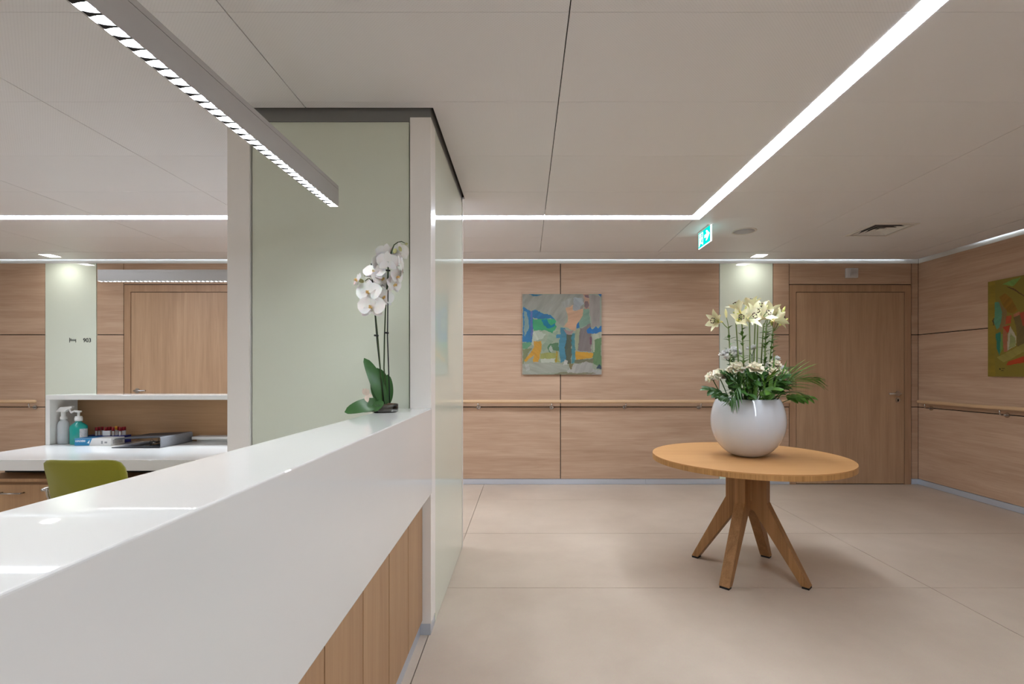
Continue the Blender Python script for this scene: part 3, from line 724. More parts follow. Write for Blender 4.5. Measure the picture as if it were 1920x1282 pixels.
# ------------------------------------------------------------------ paintings
rng = np.random.default_rng(5)
def snoise(u, v, f, seed):      # smooth value noise, -1..1
    g = np.random.default_rng(seed).uniform(-1, 1, (64, 64)); x = u * f + 200; y = v * f + 200
    i = np.floor(x).astype(int); j = np.floor(y).astype(int); a = x - i; b = y - j; a = a * a * (3 - 2 * a); b = b * b * (3 - 2 * b)
    G = lambda p, q: g[q % 64, p % 64]
    return (G(i, j) * (1 - a) + G(i + 1, j) * a) * (1 - b) + (G(i, j + 1) * (1 - a) + G(i + 1, j + 1) * a) * b
def inpoly(u, v, poly):
    r = np.zeros(u.shape, bool); n = len(poly); j = n - 1
    for i in range(n):
        xi, yi = poly[i]; xj, yj = poly[j]
        if yi != yj:
            c = ((yi > v) != (yj > v)) & (u < (xj - xi) * (v - yi) / (yj - yi) + xi); r ^= c
        j = i
    return r
def paint(bg, polys, N, wob=.008):
    g = (np.arange(N) + .5) / N; u, v = np.meshgrid(g, g)
    img = np.empty((N, N, 3)); img[:] = np.array(lin(bg)[:3]) * .82
    for k, (poly, col) in enumerate(polys):
        du = snoise(u, v, 12, k * 3) * wob * 1.6 + snoise(u, v, 45, k * 3 + 7) * wob * .7; dv = snoise(u, v, 12, k * 3 + 1) * wob * 1.6 + snoise(u, v, 45, k * 3 + 8) * wob * .7
        msk = inpoly(u + du, v + dv, poly)
        c = np.array(lin(col)[:3]) * .82; a = (k * 2.4) % 6.28
        ca, sa = math.cos(a), math.sin(a)
        st = 1 + .12 * snoise(u * ca + v * sa, (v * ca - u * sa) * 7, 5, k + 90) + .10 * snoise(u, v, 6, k + 40) + .06 * snoise(u * ca + v * sa, (v * ca - u * sa) * 5, 18, k + 60)
        img[msk] = img[msk] * .1 + .9 * (c[None, :] * np.clip(st[msk], .6, 1.5)[:, None])
    return img
def canvas(name, label, to3, nrm, img, thick):
    N = img.shape[0]
    c0 = V(to3(.5, 1)) ; r = thing(name, label, 'painting', c0)
    org = V(c0); nrm = V(nrm)
    me = bpy.data.meshes.new('painted_surface'); vs_ = []
    for j in range(N + 1):
        for i in range(N + 1): vs_.append(tuple(V(to3(i / N, j / N)) + nrm * thick - org))
    fs = [(j * (N + 1) + i, (j + 1) * (N + 1) + i, (j + 1) * (N + 1) + i + 1, j * (N + 1) + i + 1) for j in range(N) for i in range(N)]
    me.from_pydata(vs_, [], fs)
    at = me.color_attributes.new('paint', 'FLOAT_COLOR', 'CORNER')
    cols = np.ones((N * N, 4, 4), np.float32); cols[:, :, :3] = img.reshape(-1, 3)[:, None, :]
    at.data.foreach_set('color', cols.ravel())
    me.materials.append(M['paint']); o = bpy.data.objects.new('painted_surface', me); C.objects.link(o); o.parent = r
    mb = MB(); q = [V(to3(*p)) for p in ((0, 0), (1, 0), (1, 1), (0, 1))]
    mb.prism(q, nrm * (thick - .0006)); obj('canvas', mb, M['canvas_edge'], r)
    return r
def paint_mat():
    m = bpy.data.materials.new('oil_paint'); m.use_nodes = True; nt = m.node_tree; p = nt.nodes['Principled BSDF']
    at = nd(nt, 'ShaderNodeAttribute', attribute_name='paint'); nt.links.new(at.outputs['Color'], p.inputs['Base Color'])
    setin(p, 'Roughness', .55); setin(p, 'Specular IOR Level', .3)
    n = nd(nt, 'ShaderNodeTexNoise'); n.inputs['Scale'].default_value = 60; b = nd(nt, 'ShaderNodeBump'); b.inputs['Strength'].default_value = .3; b.inputs['Distance'].default_value = .002
    g = nd(nt, 'ShaderNodeNewGeometry'); nt.links.new(g.outputs['Position'], n.inputs['Vector'])
    nt.links.new(n.outputs['Fac'], b.inputs['Height']); nt.links.new(b.outputs[0], p.inputs['Normal']); return m
M['paint'] = paint_mat()
def nm(l): return [((x - 128) / 997, (y - 150) / 1007) for x, y in l]
P1 = [
 ([(260, 600), (600, 590), (610, 1010), (350, 1010), (250, 760)], (152, 162, 138)),
 ([(128, 300), (245, 365), (300, 345), (380, 385), (480, 415), (530, 460), (420, 470), (290, 460), (262, 440), (256, 750), (128, 757)], (0, 106, 156)),
 ([(150, 360), (190, 380), (205, 560), (172, 690), (145, 600)], (128, 150, 140)),
 ([(235, 365), (258, 365), (258, 620), (232, 740)], (90, 100, 150)),
 ([(265, 460), (420, 460), (545, 480), (560, 560), (500, 640), (400, 605), (262, 600)], (48, 152, 100)),
 ([(370, 470), (430, 465), (450, 520), (500, 545), (550, 510), (540, 560), (470, 580), (400, 540)], (0, 108, 142)),
 ([(430, 472), (530, 465), (545, 500), (490, 535), (440, 510)], (60, 162, 108)),
 ([(262, 610), (330, 605), (420, 650), (400, 690), (330, 720), (280, 800), (250, 790)], (186, 190, 172)),
 ([(480, 640), (590, 600), (560, 700), (400, 870), (360, 840)], (142, 158, 134)),
 ([(470, 770), (590, 750), (590, 860), (520, 850), (480, 900), (440, 830)], (78, 118, 80)),
 ([(460, 830), (490, 800), (520, 850), (500, 885), (465, 880)], (186, 190, 176)),
 ([(360, 900), (560, 880), (600, 1000), (365, 965)], (150, 150, 78)),
 ([(365, 960), (540, 955), (540, 1010), (360, 1008)], (190, 190, 175)),
 ([(545, 870), (568, 880), (560, 1010), (540, 1005)], (176, 140, 40)),
 ([(128, 760), (235, 755), (240, 800), (200, 840), (128, 832)], (90, 146, 108)),
 ([(128, 840), (255, 830), (150, 970), (128, 1030)], (118, 122, 84)),
 ([(275, 735), (365, 740), (358, 880), (332, 1010), (272, 1010), (272, 900), (180, 1010), (150, 985), (270, 830)], (198, 142, 28)),
 ([(600, 570), (665, 580), (690, 700), (680, 975), (605, 1010), (590, 760)], (58, 124, 146)),
 ([(545, 672), (612, 660), (612, 700), (555, 702)], (58, 120, 146)),
 ([(795, 600), (855, 585), (835, 860), (800, 862)], (152, 156, 122)),
 ([(680, 655), (758, 665), (748, 1015), (688, 1012), (672, 860)], (78, 82, 62)),
 ([(755, 655), (796, 640), (800, 1018), (748, 1022)], (64, 126, 134)),
 ([(900, 330), (970, 318), (985, 520), (850, 590), (835, 500)], (122, 150, 128)),
 ([(850, 588), (982, 515), (1002, 700), (1002, 880), (835, 855)], (122, 108, 106)),
 ([(975, 690), (1003, 680), (1000, 780), (975, 780)], (118, 76, 88)),
 ([(803, 855), (1018, 890), (1012, 950), (803, 977)], (204, 148, 24)),
 ([(803, 980), (1020, 948), (1060, 1005), (940, 1005), (790, 1030)], (112, 108, 82)),
 ([(1036, 710), (1127, 690), (1127, 1070), (1010, 1015), (1018, 880)], (94, 126, 82)),
 ([(1000, 650), (1127, 632), (1118, 690), (1040, 722), (1030, 872), (1012, 880), (1020, 730)], (174, 174, 152)),
 ([(870, 150), (975, 150), (975, 330), (900, 330), (910, 240)], (186, 142, 118)),
 ([(670, 320), (760, 280), (905, 320), (890, 420), (830, 510), (800, 605), (740, 602), (640, 565), (700, 480)], (204, 156, 122)),
 ([(128, 150), (900, 150), (912, 230), (885, 340), (780, 362), (765, 285), (680, 320), (690, 450), (645, 562), (590, 530), (520, 430), (400, 390), (300, 345), (245, 362), (128, 312)], (150, 147, 136)),
 ([(620, 250), (760, 200), (720, 270), (660, 330)], (164, 162, 152)),
 ([(775, 200), (880, 185), (905, 260), (860, 350), (775, 357)], (162, 166, 166)),
 ([(910, 240), (950, 250), (968, 290), (930, 322), (898, 300)], (118, 98, 98)),
 ([(915, 152), (965, 155), (960, 190), (920, 180)], (116, 92, 100)),
 ([(975, 160), (1113, 180), (1110, 556), (1050, 545), (1000, 562), (975, 320)], (150, 138, 130)),
 ([(945, 600), (985, 552), (1010, 580), (1050, 540), (1085, 570), (1127, 535), (1127, 630), (1010, 637), (960, 650)], (0, 102, 164)),
 ([(815, 520), (840, 498), (857, 572), (823, 582)], (8, 98, 154)),
 ([(640, 585), (765, 610), (750, 655), (680, 640)], (164, 134, 130)),
 ([(200, 148), (395, 148), (280, 176)], (20, 108, 140)),
 ([(1075, 148), (1130, 148), (1118, 195)], (10, 100, 160)),
 ([(128, 1020), (300, 1005), (640, 1020), (722, 1050), (690, 1110), (600, 1135), (128, 1157)], (160, 160, 146)),
 ([(150, 1030), (205, 1025), (212, 1100), (170, 1120)], (176, 172, 164)),
 ([(760, 1030), (860, 1020), (930, 988), (1010, 1020), (1030, 1075), (1127, 1100), (1127, 1157), (680, 1157), (700, 1100)], (166, 161, 154)),
 ([(520, 1140), (680, 1128), (1060, 1140), (1050, 1160), (520, 1160)], (128, 122, 92)),
 ([(650, 965), (690, 975), (692, 1030), (636, 1045)], (188, 182, 172)),
 ([(718, 1028), (768, 1028), (762, 1082), (742, 1098), (725, 1060)], (122, 106, 64)),
 ([(1055, 1072), (1090, 1022), (1127, 1070), (1110, 1098)], (42, 62, 82)),
]
x0, x1, z1, z0 = bx(979.5), bx(1127), bz(552), bz(702)
canvas('abstract_painting', 'square abstract canvas with blue, green and orange patches under a grey cloud shape',
       lambda u, v: (x0 + u * (x1 - x0), YB - .001, z1 + v * (z0 - z1)), (0, -1, 0), paint((150, 156, 136), [(nm(a), b) for a, b in P1], 190), .03)
PY0_, PW = ry(1857.5), .88
tz1 = CAMZ + (HY - 528.5) / FPX * PY0_; tz0 = CAMZ + (HY - 705.5) / FPX * PY0_
def n2(l):
    o = []
    for x, y in l:
        px, py = 1820 + x / 5.83, 500 + y / 5.83
        Y = XR * FPX / (px - CX); z = CAMZ + (HY - py) / FPX * Y
        o.append(((PY0_ - Y) / PW, (tz1 - z) / (tz1 - tz0)))
    return o
P2 = [
 ([(230, 150), (300, 150), (300, 1200), (225, 1200)], (146, 124, 40)),
 ([(340, 330), (400, 290), (480, 340), (545, 480), (490, 505), (420, 490)], (146, 104, 28)),
 ([(340, 360), (420, 480), (430, 640), (350, 700)], (140, 112, 72)),
 ([(380, 190), (470, 150), (583, 110), (545, 170), (490, 212)], (120, 162, 82)),
 ([(420, 205), (500, 230), (620, 310), (620, 322), (490, 242)], (92, 64, 34)),
 ([(298, 395), (340, 390), (375, 500), (352, 660), (320, 692), (285, 620)], (84, 146, 116)),
 ([(268, 590), (290, 560), (292, 660)], (72, 54, 40)),
 ([(305, 730), (362, 712), (366, 860), (345, 972), (318, 900)], (14, 124, 106)),
 ([(365, 740), (388, 735), (385, 900), (350, 950)], (116, 156, 82)),
 ([(385, 680), (437, 680), (432, 930), (393, 935)], (168, 102, 74)),
 ([(425, 540), (482, 525), (472, 620), (418, 632)], (186, 76, 46)),
 ([(385, 665), (467, 640), (452, 722), (430, 722)], (180, 56, 34)),
 ([(470, 640), (532, 770), (522, 872), (432, 915), (440, 740)], (182, 170, 146)),
 ([(470, 720), (520, 780), (520, 870), (450, 892)], (136, 144, 84)),
 ([(500, 530), (560, 505), (640, 600), (640, 830), (540, 872), (530, 740)], (108, 92, 54)),
 ([(490, 520), (560, 490), (570, 520), (500, 550)], (188, 116, 84)),
 ([(318, 992), (450, 920), (640, 830), (640, 920), (400, 1042)], (152, 140, 70)),
 ([(415, 1085), (440, 1040), (640, 970), (640, 1045)], (186, 58, 26)),
 ([(560, 500), (700, 470), (720, 700), (600, 640)], (170, 70, 46)),
 ([(340, 1108), (362, 1112), (362, 1120), (342, 1120)], (24, 22, 18)),
 ([(366, 1110), (398, 1112), (398, 1119), (368, 1120)], (24, 22, 18)),
 ([(360, 1128), (388, 1128), (388, 1137), (362, 1136)], (24, 22, 18)),
]
P2n = [(n2(a), b) for a, b in P2] + [([(.45, .1), (.9, .08), (.95, .5), (.6, .6), (.42, .4)], (150, 120, 50)), ([(.5, .6), (.9, .55), (.85, .8), (.55, .82)], (60, 120, 96))]
canvas('abstract_painting', 'olive green abstract canvas with teal and red strokes on the side wall',
       lambda u, v: (XR - .001, PY0_ - u * PW, tz1 + v * (tz0 - tz1)), (-1, 0, 0), paint((138, 120, 46), P2n, 190, .004), .025)

# ------------------------------------------------------------------ round table
TX, TY, TZ, TR = 1.385, 2.995, .722, .572
tb = thing('round_table', 'round oak pedestal table with four splayed legs', 'table', (TX, TY, 0))
tp = obj('table_top', MB().lathe([(0, TZ - .006), (TR - .001, TZ - .006), (TR - .001, TZ), (0, TZ)], (TX, TY, 0), 128), M['tabletop'], tb)
obj('edge_band', MB().lathe([(0, TZ - .034), (TR, TZ - .034), (TR, TZ - .0061), (0, TZ - .0061)], (TX, TY, 0), 128), M['tableedge'], tb)
hubt, hubb = TZ - .0345, .452
obj('hub', box(TX - .05, TX + .05, TY - .05, TY + .05, hubb, hubt), M['tableleg'], tb)
rub = mat('black_rubber', (22, 22, 22), .7)
for s_x, s_y in ((-1, 1), (-1, -1), (1, 1), (1, -1)):
    d = V((s_x, s_y, 0)).normalized(); nrm = V((-d.y, d.x, 0)); c0 = V((TX, TY, 0))
    lw = .031
    # side profile in the leg's own plane (distance outward, height)
    prof = [(.025, hubt), (.123, hubt), (.123, .452), (.352, .012), (.308, .012), (.05, .39), (.025, .40)]
    P3 = [c0 + d * a + V((0, 0, z)) - nrm * lw for a, z in prof]
    lg = obj('leg', MB().prism(P3, nrm * (2 * lw)), M['tableleg'], tb, bevel=.003)
    obj('foot_pad', MB().prism([c0 + d * a + V((0, 0, z)) - nrm * (lw - .004) for a, z in ((.312, 0), (.35, 0), (.35, .0125), (.312, .0125))], nrm * (2 * lw - .008)), rub, lg)

# ------------------------------------------------------------------ vase
VXc, VYc = 1.384, 2.99
vr = .2165
prof = [(0, 0), (.07, 0), (.078, .001)]
for k in range(1, 33):
    z = .004 + (.352 - .004) * k / 32; e = (z - .215) / (.232 if z < .215 else .262)
    prof.append((vr * math.sqrt(max(0, 1 - e * e)), z))
prof += [(.180, .357), (.174, .356), (.172, .35), (.19, .28)]
vz = TZ
vs_o = thing('flower_bowl', 'white glazed round ceramic bowl holding flowers on the oak table', 'vase', (VXc, VYc, vz))
obj('bowl', MB().lathe(prof, (VXc, VYc, vz), 72), M['ceramic'], vs_o, smooth=True)
obj('filling', MB().lathe([(0, .315), (.1, .318), (.178, .305)], (VXc, VYc, vz), 32), mat('floral_foam', (34, 44, 24), .9, var=.4, vscale=60), vs_o, smooth=True)
ZF = vz + .318

LEAF = mat('leaf_green', (86, 128, 44), .42, var=.3, vscale=40)
LEAFD = mat('leaf_dark', (54, 92, 34), .4, var=.3, vscale=40)
PALM = mat('palm_green', (104, 146, 50), .45, var=.3, vscale=30)
STEM = mat('lily_stem', (118, 138, 76), .5, var=.15, vscale=60)
LILY = mat('lily_petal', (250, 243, 205), .5, var=.04, vscale=40, sss=.1)
LILYY = mat('lily_throat', (240, 226, 140), .5, var=.06, vscale=40)
BUD = mat('lily_bud', (214, 218, 118), .5, var=.12, vscale=40)
BUDP = mat('lily_bud_pale', (242, 236, 178), .5, var=.06, vscale=40)
ANTH = mat('anther', (70, 40, 24), .7)
ROSE = mat('rose_cream', (246, 238, 214), .6, var=.04, vscale=40, sss=.1)
CARN = mat('carnation_white', (252, 252, 250), .65, var=.01, vscale=60)

def lily_bloom(root, c, ax, size=.1, open_=.75, groupname='bloom'):
    ax = V(ax).normalized(); q = ax.orthogonal().normalized()
    q = Quaternion(ax, random.random() * 6) @ q
    th = MB(); th.tube([V(c) - ax * size * .12, V(c) + ax * size * .1, V(c) + ax * size * .25], [.004, .008, .011], 8)
    b = obj('bloom', th, LILYY, root, smooth=True)
    for k in range(6):
        rad = Quaternion(ax, k * PI / 3) @ q
        dd = ax * math.cos(.45) + rad * math.sin(.45)
        L = size * random.uniform(.92, 1.05); W = size * (.52 if k % 2 else .40)
        obj('petal', MB().petal(V(c) + ax * size * .08 + rad * .005, dd, rad * math.cos(.45) - ax * math.sin(.45), L, W, curl=open_ * random.uniform(.9, 1.3), cup=-.25, nl=8, nw=4, a=.78, b=.85, stem=.25, wave=.12), LILY, b, smooth=True, recalc=False)
    st = MB(); an = MB()
    for k in range(6):
        rad = Quaternion(ax, k * PI / 3 + .5) @ q
        e = V(c) + ax * size * .72 + rad * size * .17
        st.tube([V(c) + ax * .01, V(c) + ax * size * .4 + rad * size * .06, e], .0011, 5)
        tdir = (rad.cross(ax)).normalized(); an.bud(e - tdir * .007, tdir, .015, .003, 6, 5)
    obj('filament', st, STEM, b, smooth=True); obj('anthers', an, ANTH, b, smooth=True)
    return b

def strand(p0, p1, bend, n=8):
    p0, p1, bend = V(p0), V(p1), V(bend)
    return [p0.lerp(p1, i / n) + bend * math.sin(PI * i / n) for i in range(n + 1)]

LLAB = ['lily stem with a bloom turned sideways above the small roses and one upright bud', 'bare lily stem with a single bloom facing the room beside the ruffled white cluster',
 'leafy lily stem with two blooms and a green bud pointing sideways', 'bare lily stem with two blooms and a greenish upright bud', 'bare lily stem carrying the tallest pale upright bud',
 'bare lily stem with one bloom and a long pale slanting bud', 'bare lily stem with one bloom and a short green bud', 'densely leafy lily stem with two blooms turned towards the oak door',
 'lily stem carrying only closed greenish buds in the white bowl']
# each entry: foot x, top px, py, depth, blooms [(px, py, axis)], buds [(px, py, dir, len, pale)], leaves
LIL = [
 (1366, 612, 2.95, [(1352, 603, (-.8, -.35, .05))], [(1361.5, 590, (-.1, 0, 1), .052, 1)], 14),
 (1380, 606, 2.93, [(1381, 603, (.05, -.9, .35))], [], 0),
 (1391, 604, 2.90, [(1398, 601, (.35, -.8, .3)), (1388, 585, (-.3, .1, .7))], [(1384, 588, (-1, -.2, .25), .05, 0)], 26),
 (1405, 600, 3.02, [(1410, 592, (.1, -.85, .4)), (1409, 580, (0, .3, .9))], [(1397, 583, (.3, 0, 1), .05, 0)], 0),
 (1416, 600, 3.06, [(1421, 586, (.0, -.7, .6))], [(1418.5, 572, (-.15, 0, 1), .06, 1)], 0),
 (1421, 602, 2.94, [(1425, 599, (.35, -.75, .5))], [(1430, 584, (.6, 0, .7), .07, 1)], 0),
 (1432, 606, 3.04, [(1438, 596, (.3, -.4, .8))], [(1447, 604, (.05, -.1, 1), .058, 0)], 0),
 (1437, 606, 2.96, [(1448, 602, (.9, -.1, .35)), (1441, 592, (.4, .2, .8))], [(1451, 582, (.35, 0, 1), .05, 0)], 70),
 (1450, 615, 3.03, [], [(1456, 584, (.2, 0, 1), .05, 0), (1460, 600, (.35, 0, 1), .056, 0), (1468, 584, (.35, 0, .8), .05, 0), (1466, 606, (.9, -.1, .75), .066, 0), (1446, 598, (-.1, 0, 1), .05, 0)], 46),
]
for li, (fx, ty, Y, bl, bu, nl) in enumerate(LIL):
    foot = pv(CX + (fx - CX) * 1.0, 752, Y); foot.z = ZF - .01
    fx2 = VXc + (foot.x - VXc) * .8; foot.x = fx2
    top = pv(fx, ty, Y)
    r = thing('lily_stem', LLAB[li], 'lily', foot, 'lilies in the white bowl')
    path = strand(foot, top, V((random.uniform(-.006, .006), random.uniform(-.006, .006), 0)))
    obj('stem', MB().tube(path, [.0046] * 6 + [.004] * 3, 7), STEM, r, smooth=True)
    for (px, py, ax) in bl:
        c = pv(px, py, Y - .01)
        obj('bloom_stalk', MB().tube(strand(top - V((0, 0, .012)), c - V(ax).normalized() * .008, V((0, 0, -.004)), 4), .0026, 6), STEM, r, smooth=True)
        lily_bloom(r, c, ax, random.uniform(.085, .1), random.uniform(.55, .85))
    for (px, py, dr, L, pale) in bu:
        c = pv(px, py, Y)
        dr = V(dr).normalized(); c = c - dr * L * .35
        obj('bud_stalk', MB().tube(strand(top - V((0, 0, .02)), c, V((.004, 0, -.004)), 4), .0022, 6), STEM, r, smooth=True)
        obj('bud', MB().bud(c, dr, L * 1.1, L * .155, 9, 8, .75), BUDP if pale else BUD, r, smooth=True)
    if nl:
        mb = MB()
        for k in range(nl):
            t = random.uniform(.18, .93) if nl > 20 else random.uniform(.45, .98)
            p = foot.lerp(top, t); a = k * 2.4
            d = V((math.cos(a), math.sin(a), random.uniform(.5, 1.3)))
            mb.petal(p, d, V((-math.cos(a) * .5, -math.sin(a) * .5, 1)), random.uniform(.05, .085) * (1.2 - .6 * t), random.uniform(.014, .020), curl=-.7, cup=.3, nl=5, nw=2, a=.6, b=.7, stem=.4)
        tag(obj('foliage', mb, LEAF, r, smooth=True, recalc=False), None, None, kind='stuff')

# cream roses
def rose(px, py, Y, size, label, foot, m=ROSE, ax=(0, -.45, .9)):
    c = pv(px, py, Y); ax = V(ax).normalized()
    r = thing('rose', label, 'rose', foot, 'cream roses in the white bowl')
    obj('stem', MB().tube(strand(foot, c - ax * size * .5, V((0, 0, .01)), 6), .003, 6), LEAFD, r, smooth=True)
    sc = c - ax * size * .35
    hb = MB(); hb.bud(sc - ax * .004, ax, size * .6, size * .3, 8, 6, .7); hd = obj('heart', hb, m, r, smooth=True)
    q0 = ax.orthogonal().normalized(); k = 0
    for ringi, (cnt, tilt, L, W, cu) in enumerate(((4, .22, .62, .5, -.3), (5, .5, .66, .62, .1), (6, .85, .7, .68, .4), (6, 1.15, .68, .66, .6))):
        for j in range(cnt):
            rad = Quaternion(ax, 2 * PI * j / cnt + ringi * .7 + random.uniform(-.15, .15)) @ q0
            dd = ax * math.cos(tilt) + rad * math.sin(tilt)
            obj('petal', MB().petal(sc + rad * size * .05, dd, rad * math.cos(tilt) - ax * math.sin(tilt), size * L, size * W, curl=cu, cup=-.35, nl=5, nw=4, a=.62, b=.6, stem=.35, wave=.15), m, hd, smooth=True, recalc=False)
    mb = MB()
    for j in range(4):
        a = j * 1.7; mb.petal(sc - ax * .004, V((math.cos(a), math.sin(a), -.3)), (0, 0, 1), size * .5, size * .16, curl=-.4, nl=4, nw=2)
    obj('sepals', mb, LEAFD, r, smooth=True, recalc=False)
def foot_at(px, Y, z=0): 
    p = pv(px, 752, Y); p.x = VXc + (p.x - VXc) * .6; p.y = VYc + (Y - VYc) * .6; p.z = ZF - .005; return p
RLAB = ['large cream rose under the ruffled white cluster', 'smaller cream rose tucked beside the large one under the ruffled cluster', 'widest cream rose in the middle of the bowl',
 'cream rose on a bare stalk above the toothed leaves', 'smallest outermost cream rose over the toothed leaves', 'cream rose behind the tuft of long pointed leaves', 'cream rose low before the leafy lily stem',
 'cream rose beside the short palm frond', 'outermost cream rose above the long palm frond']
for ri, (px, py, Y, sz, ax) in enumerate(((1383, 685, 2.9, .078, (0, -.5, .8)), (1371, 692, 2.93, .062, (-.4, -.4, .7)), (1418, 686, 2.86, .084, (.1, -.4, .9)), (1349, 699, 2.88, .068, (-.2, -.6, .7)), (1331, 704, 2.9, .058, (-.6, -.4, .6)),
                          (1456, 680, 2.98, .06, (.2, -.5, .8)), (1450, 693, 2.9, .058, (.1, -.6, .7)), (1473, 699, 2.93, .062, (.3, -.5, .7)), (1486, 713, 2.9, .064, (.6, -.3, .7)))):
    rose(px, py, Y, sz, RLAB[ri], foot_at(px, Y), ROSE, ax)
# white carnation / stock heads
def carnation(px, py, Y, heads, label):
    c0 = pv(px, py, Y); foot = foot_at(px, Y)
    r = thing('carnation', label, 'carnation', foot)
    obj('stem', MB().tube(strand(foot, c0 - V((0, 0, .02)), V((.004, 0, 0)), 6), .0028, 6), LEAFD, r, smooth=True)
    for (hx, hy, hr, dy) in heads:
        c = pv(hx, hy, Y + dy)
        obj('flower_stalk', MB().tube([c0 - V((0, 0, .03)), c - V((0, 0, .008))], .002, 5), LEAFD, r, smooth=True)
        mb = MB()
        for k in range(34):
            a = k * 2.4; e = -.2 + 1.5 * (k / 34) ; d = V((math.cos(a) * math.cos(e), math.sin(a) * math.cos(e), math.sin(e) + .1))
            mb.petal(c, d, V((-d.x * .3, -d.y * .3, 1)), hr * random.uniform(.9, 1.15), hr * .62, curl=.5, cup=.2, nl=4, nw=3, a=.5, b=.55, stem=.2, wave=.5)
        obj('flower_head', mb, CARN, r, smooth=True, recalc=False)
carnation(1367, 668, 2.98, [(1357, 667, .034, 0), (1366, 662, .036, -.02), (1376, 659, .034, .01), (1385, 664, .033, 0), (1363, 672, .03, -.03), (1379, 670, .03, -.02)], 'branched stem of several white ruffled blooms before the glass strip')
carnation(1410, 659, 3.06, [(1406, 656, .032, 0), (1413, 654, .03, 0)], 'pair of white ruffled blooms between the lily stems')
carnation(1468, 694, 3.05, [(1468, 694, .03, 0), (1457, 675, .028, 0)], 'white ruffled blooms beside the palm leaves')

# palm fronds
def frond(label, path, n, L0, W, droop, spread=.9, m=PALM, cat='palm leaf', pf=lambda t: math.sin(PI * min(1, .18 + .82 * t)) ** .6, upv=(0, 0, 1)):
    path = [V(p) for p in path]
    # resample through a smooth curve
    pts = []
    for i in range(len(path) - 1):
        p0 = path[max(i - 1, 0)]; p1 = path[i]; p2 = path[i + 1]; p3 = path[min(i + 2, len(path) - 1)]
        for k in range(6):
            t = k / 6; pts.append(.5 * ((2 * p1) + (p2 - p0) * t + (2 * p0 - 5 * p1 + 4 * p2 - p3) * t * t + (3 * p1 - p0 - 3 * p2 + p3) * t ** 3))
    pts.append(path[-1]); m_ = len(pts)
    r = thing('palm_frond', label, cat, path[0])
    obj('rachis', MB().tube(pts, [.0028 * (1 - .7 * i / m_) for i in range(m_)], 6), m, r, smooth=True)
    for k in range(n):
        t = .12 + .86 * k / (n - 1); f = t * (m_ - 1); i = min(int(f), m_ - 2)
        p = pts[i].lerp(pts[i + 1], f - i); tg = (pts[i + 1] - pts[i]).normalized()
        sd = tg.cross(V(upv)).normalized()
        for s_ in (-1, 1):
            a = spread * (1 - .55 * t) * random.uniform(.85, 1.15)
            d = tg * math.cos(a) + sd * s_ * math.sin(a) + V((0, 0, random.uniform(.0, .22)))
            obj('leaflet', MB().petal(p, d, V((0, 0, 1)) - tg * .1, L0 * pf(t) * random.uniform(.85, 1.1), W, curl=-droop * random.uniform(.7, 1.3), cup=.35, nl=7, nw=2, a=.5, b=.55, stem=.35), m, r, smooth=True, recalc=False)
ro = V((VXc, VYc, ZF))
frond('long arching palm frond reaching past the bowl towards the oak door', [ro + V((.06, -.02, 0)), pv(1455, 730, 2.9), pv(1492, 711, 2.87), pv(1536, 712, 2.88)], 24, .215, .013, .6, .55, upv=(0, -.75, .65))
frond('palm frond drooping over the rim at the front of the bowl', [ro + V((-.05, -.06, 0)), pv(1386, 726, 2.80), pv(1374, 742, 2.755), pv(1368, 756, 2.735)], 13, .125, .009, .35, .95, LEAFD, upv=(0, -.9, .4))
frond('short palm frond spreading beside the white blooms', [ro + V((.06, .02, 0)), pv(1448, 712, 2.95), pv(1470, 694, 2.97), pv(1484, 688, 3.0)], 11, .12, .011, .5, .8, LEAFD)
frond('palm frond fanned among the low roses in the bowl', [ro + V((.02, -.04, 0)), pv(1432, 722, 2.84), pv(1446, 706, 2.8), pv(1456, 698, 2.78)], 11, .11, .010, .4, 1.1, LEAF)
frond('small palm frond lying under the long one on the bowl rim', [ro + V((.08, -.06, 0)), pv(1468, 738, 2.86), pv(1495, 736, 2.83), pv(1515, 744, 2.84)], 12, .11, .011, .6, .7, LEAFD)
frond('palm frond fanned behind the drooping one under the large rose', [ro + V((-.04, -.05, 0)), pv(1385, 722, 2.86), pv(1372, 706, 2.84), pv(1362, 698, 2.84)], 10, .1, .010, .5, 1.0, LEAFD)
frond('dark palm frond standing in the middle behind the widest rose', [ro + V((.0, .03, 0)), pv(1412, 720, 3.02), pv(1408, 702, 3.03), pv(1404, 690, 3.04)], 11, .11, .012, .4, 1.1, LEAFD, upv=(0, -1, .1))
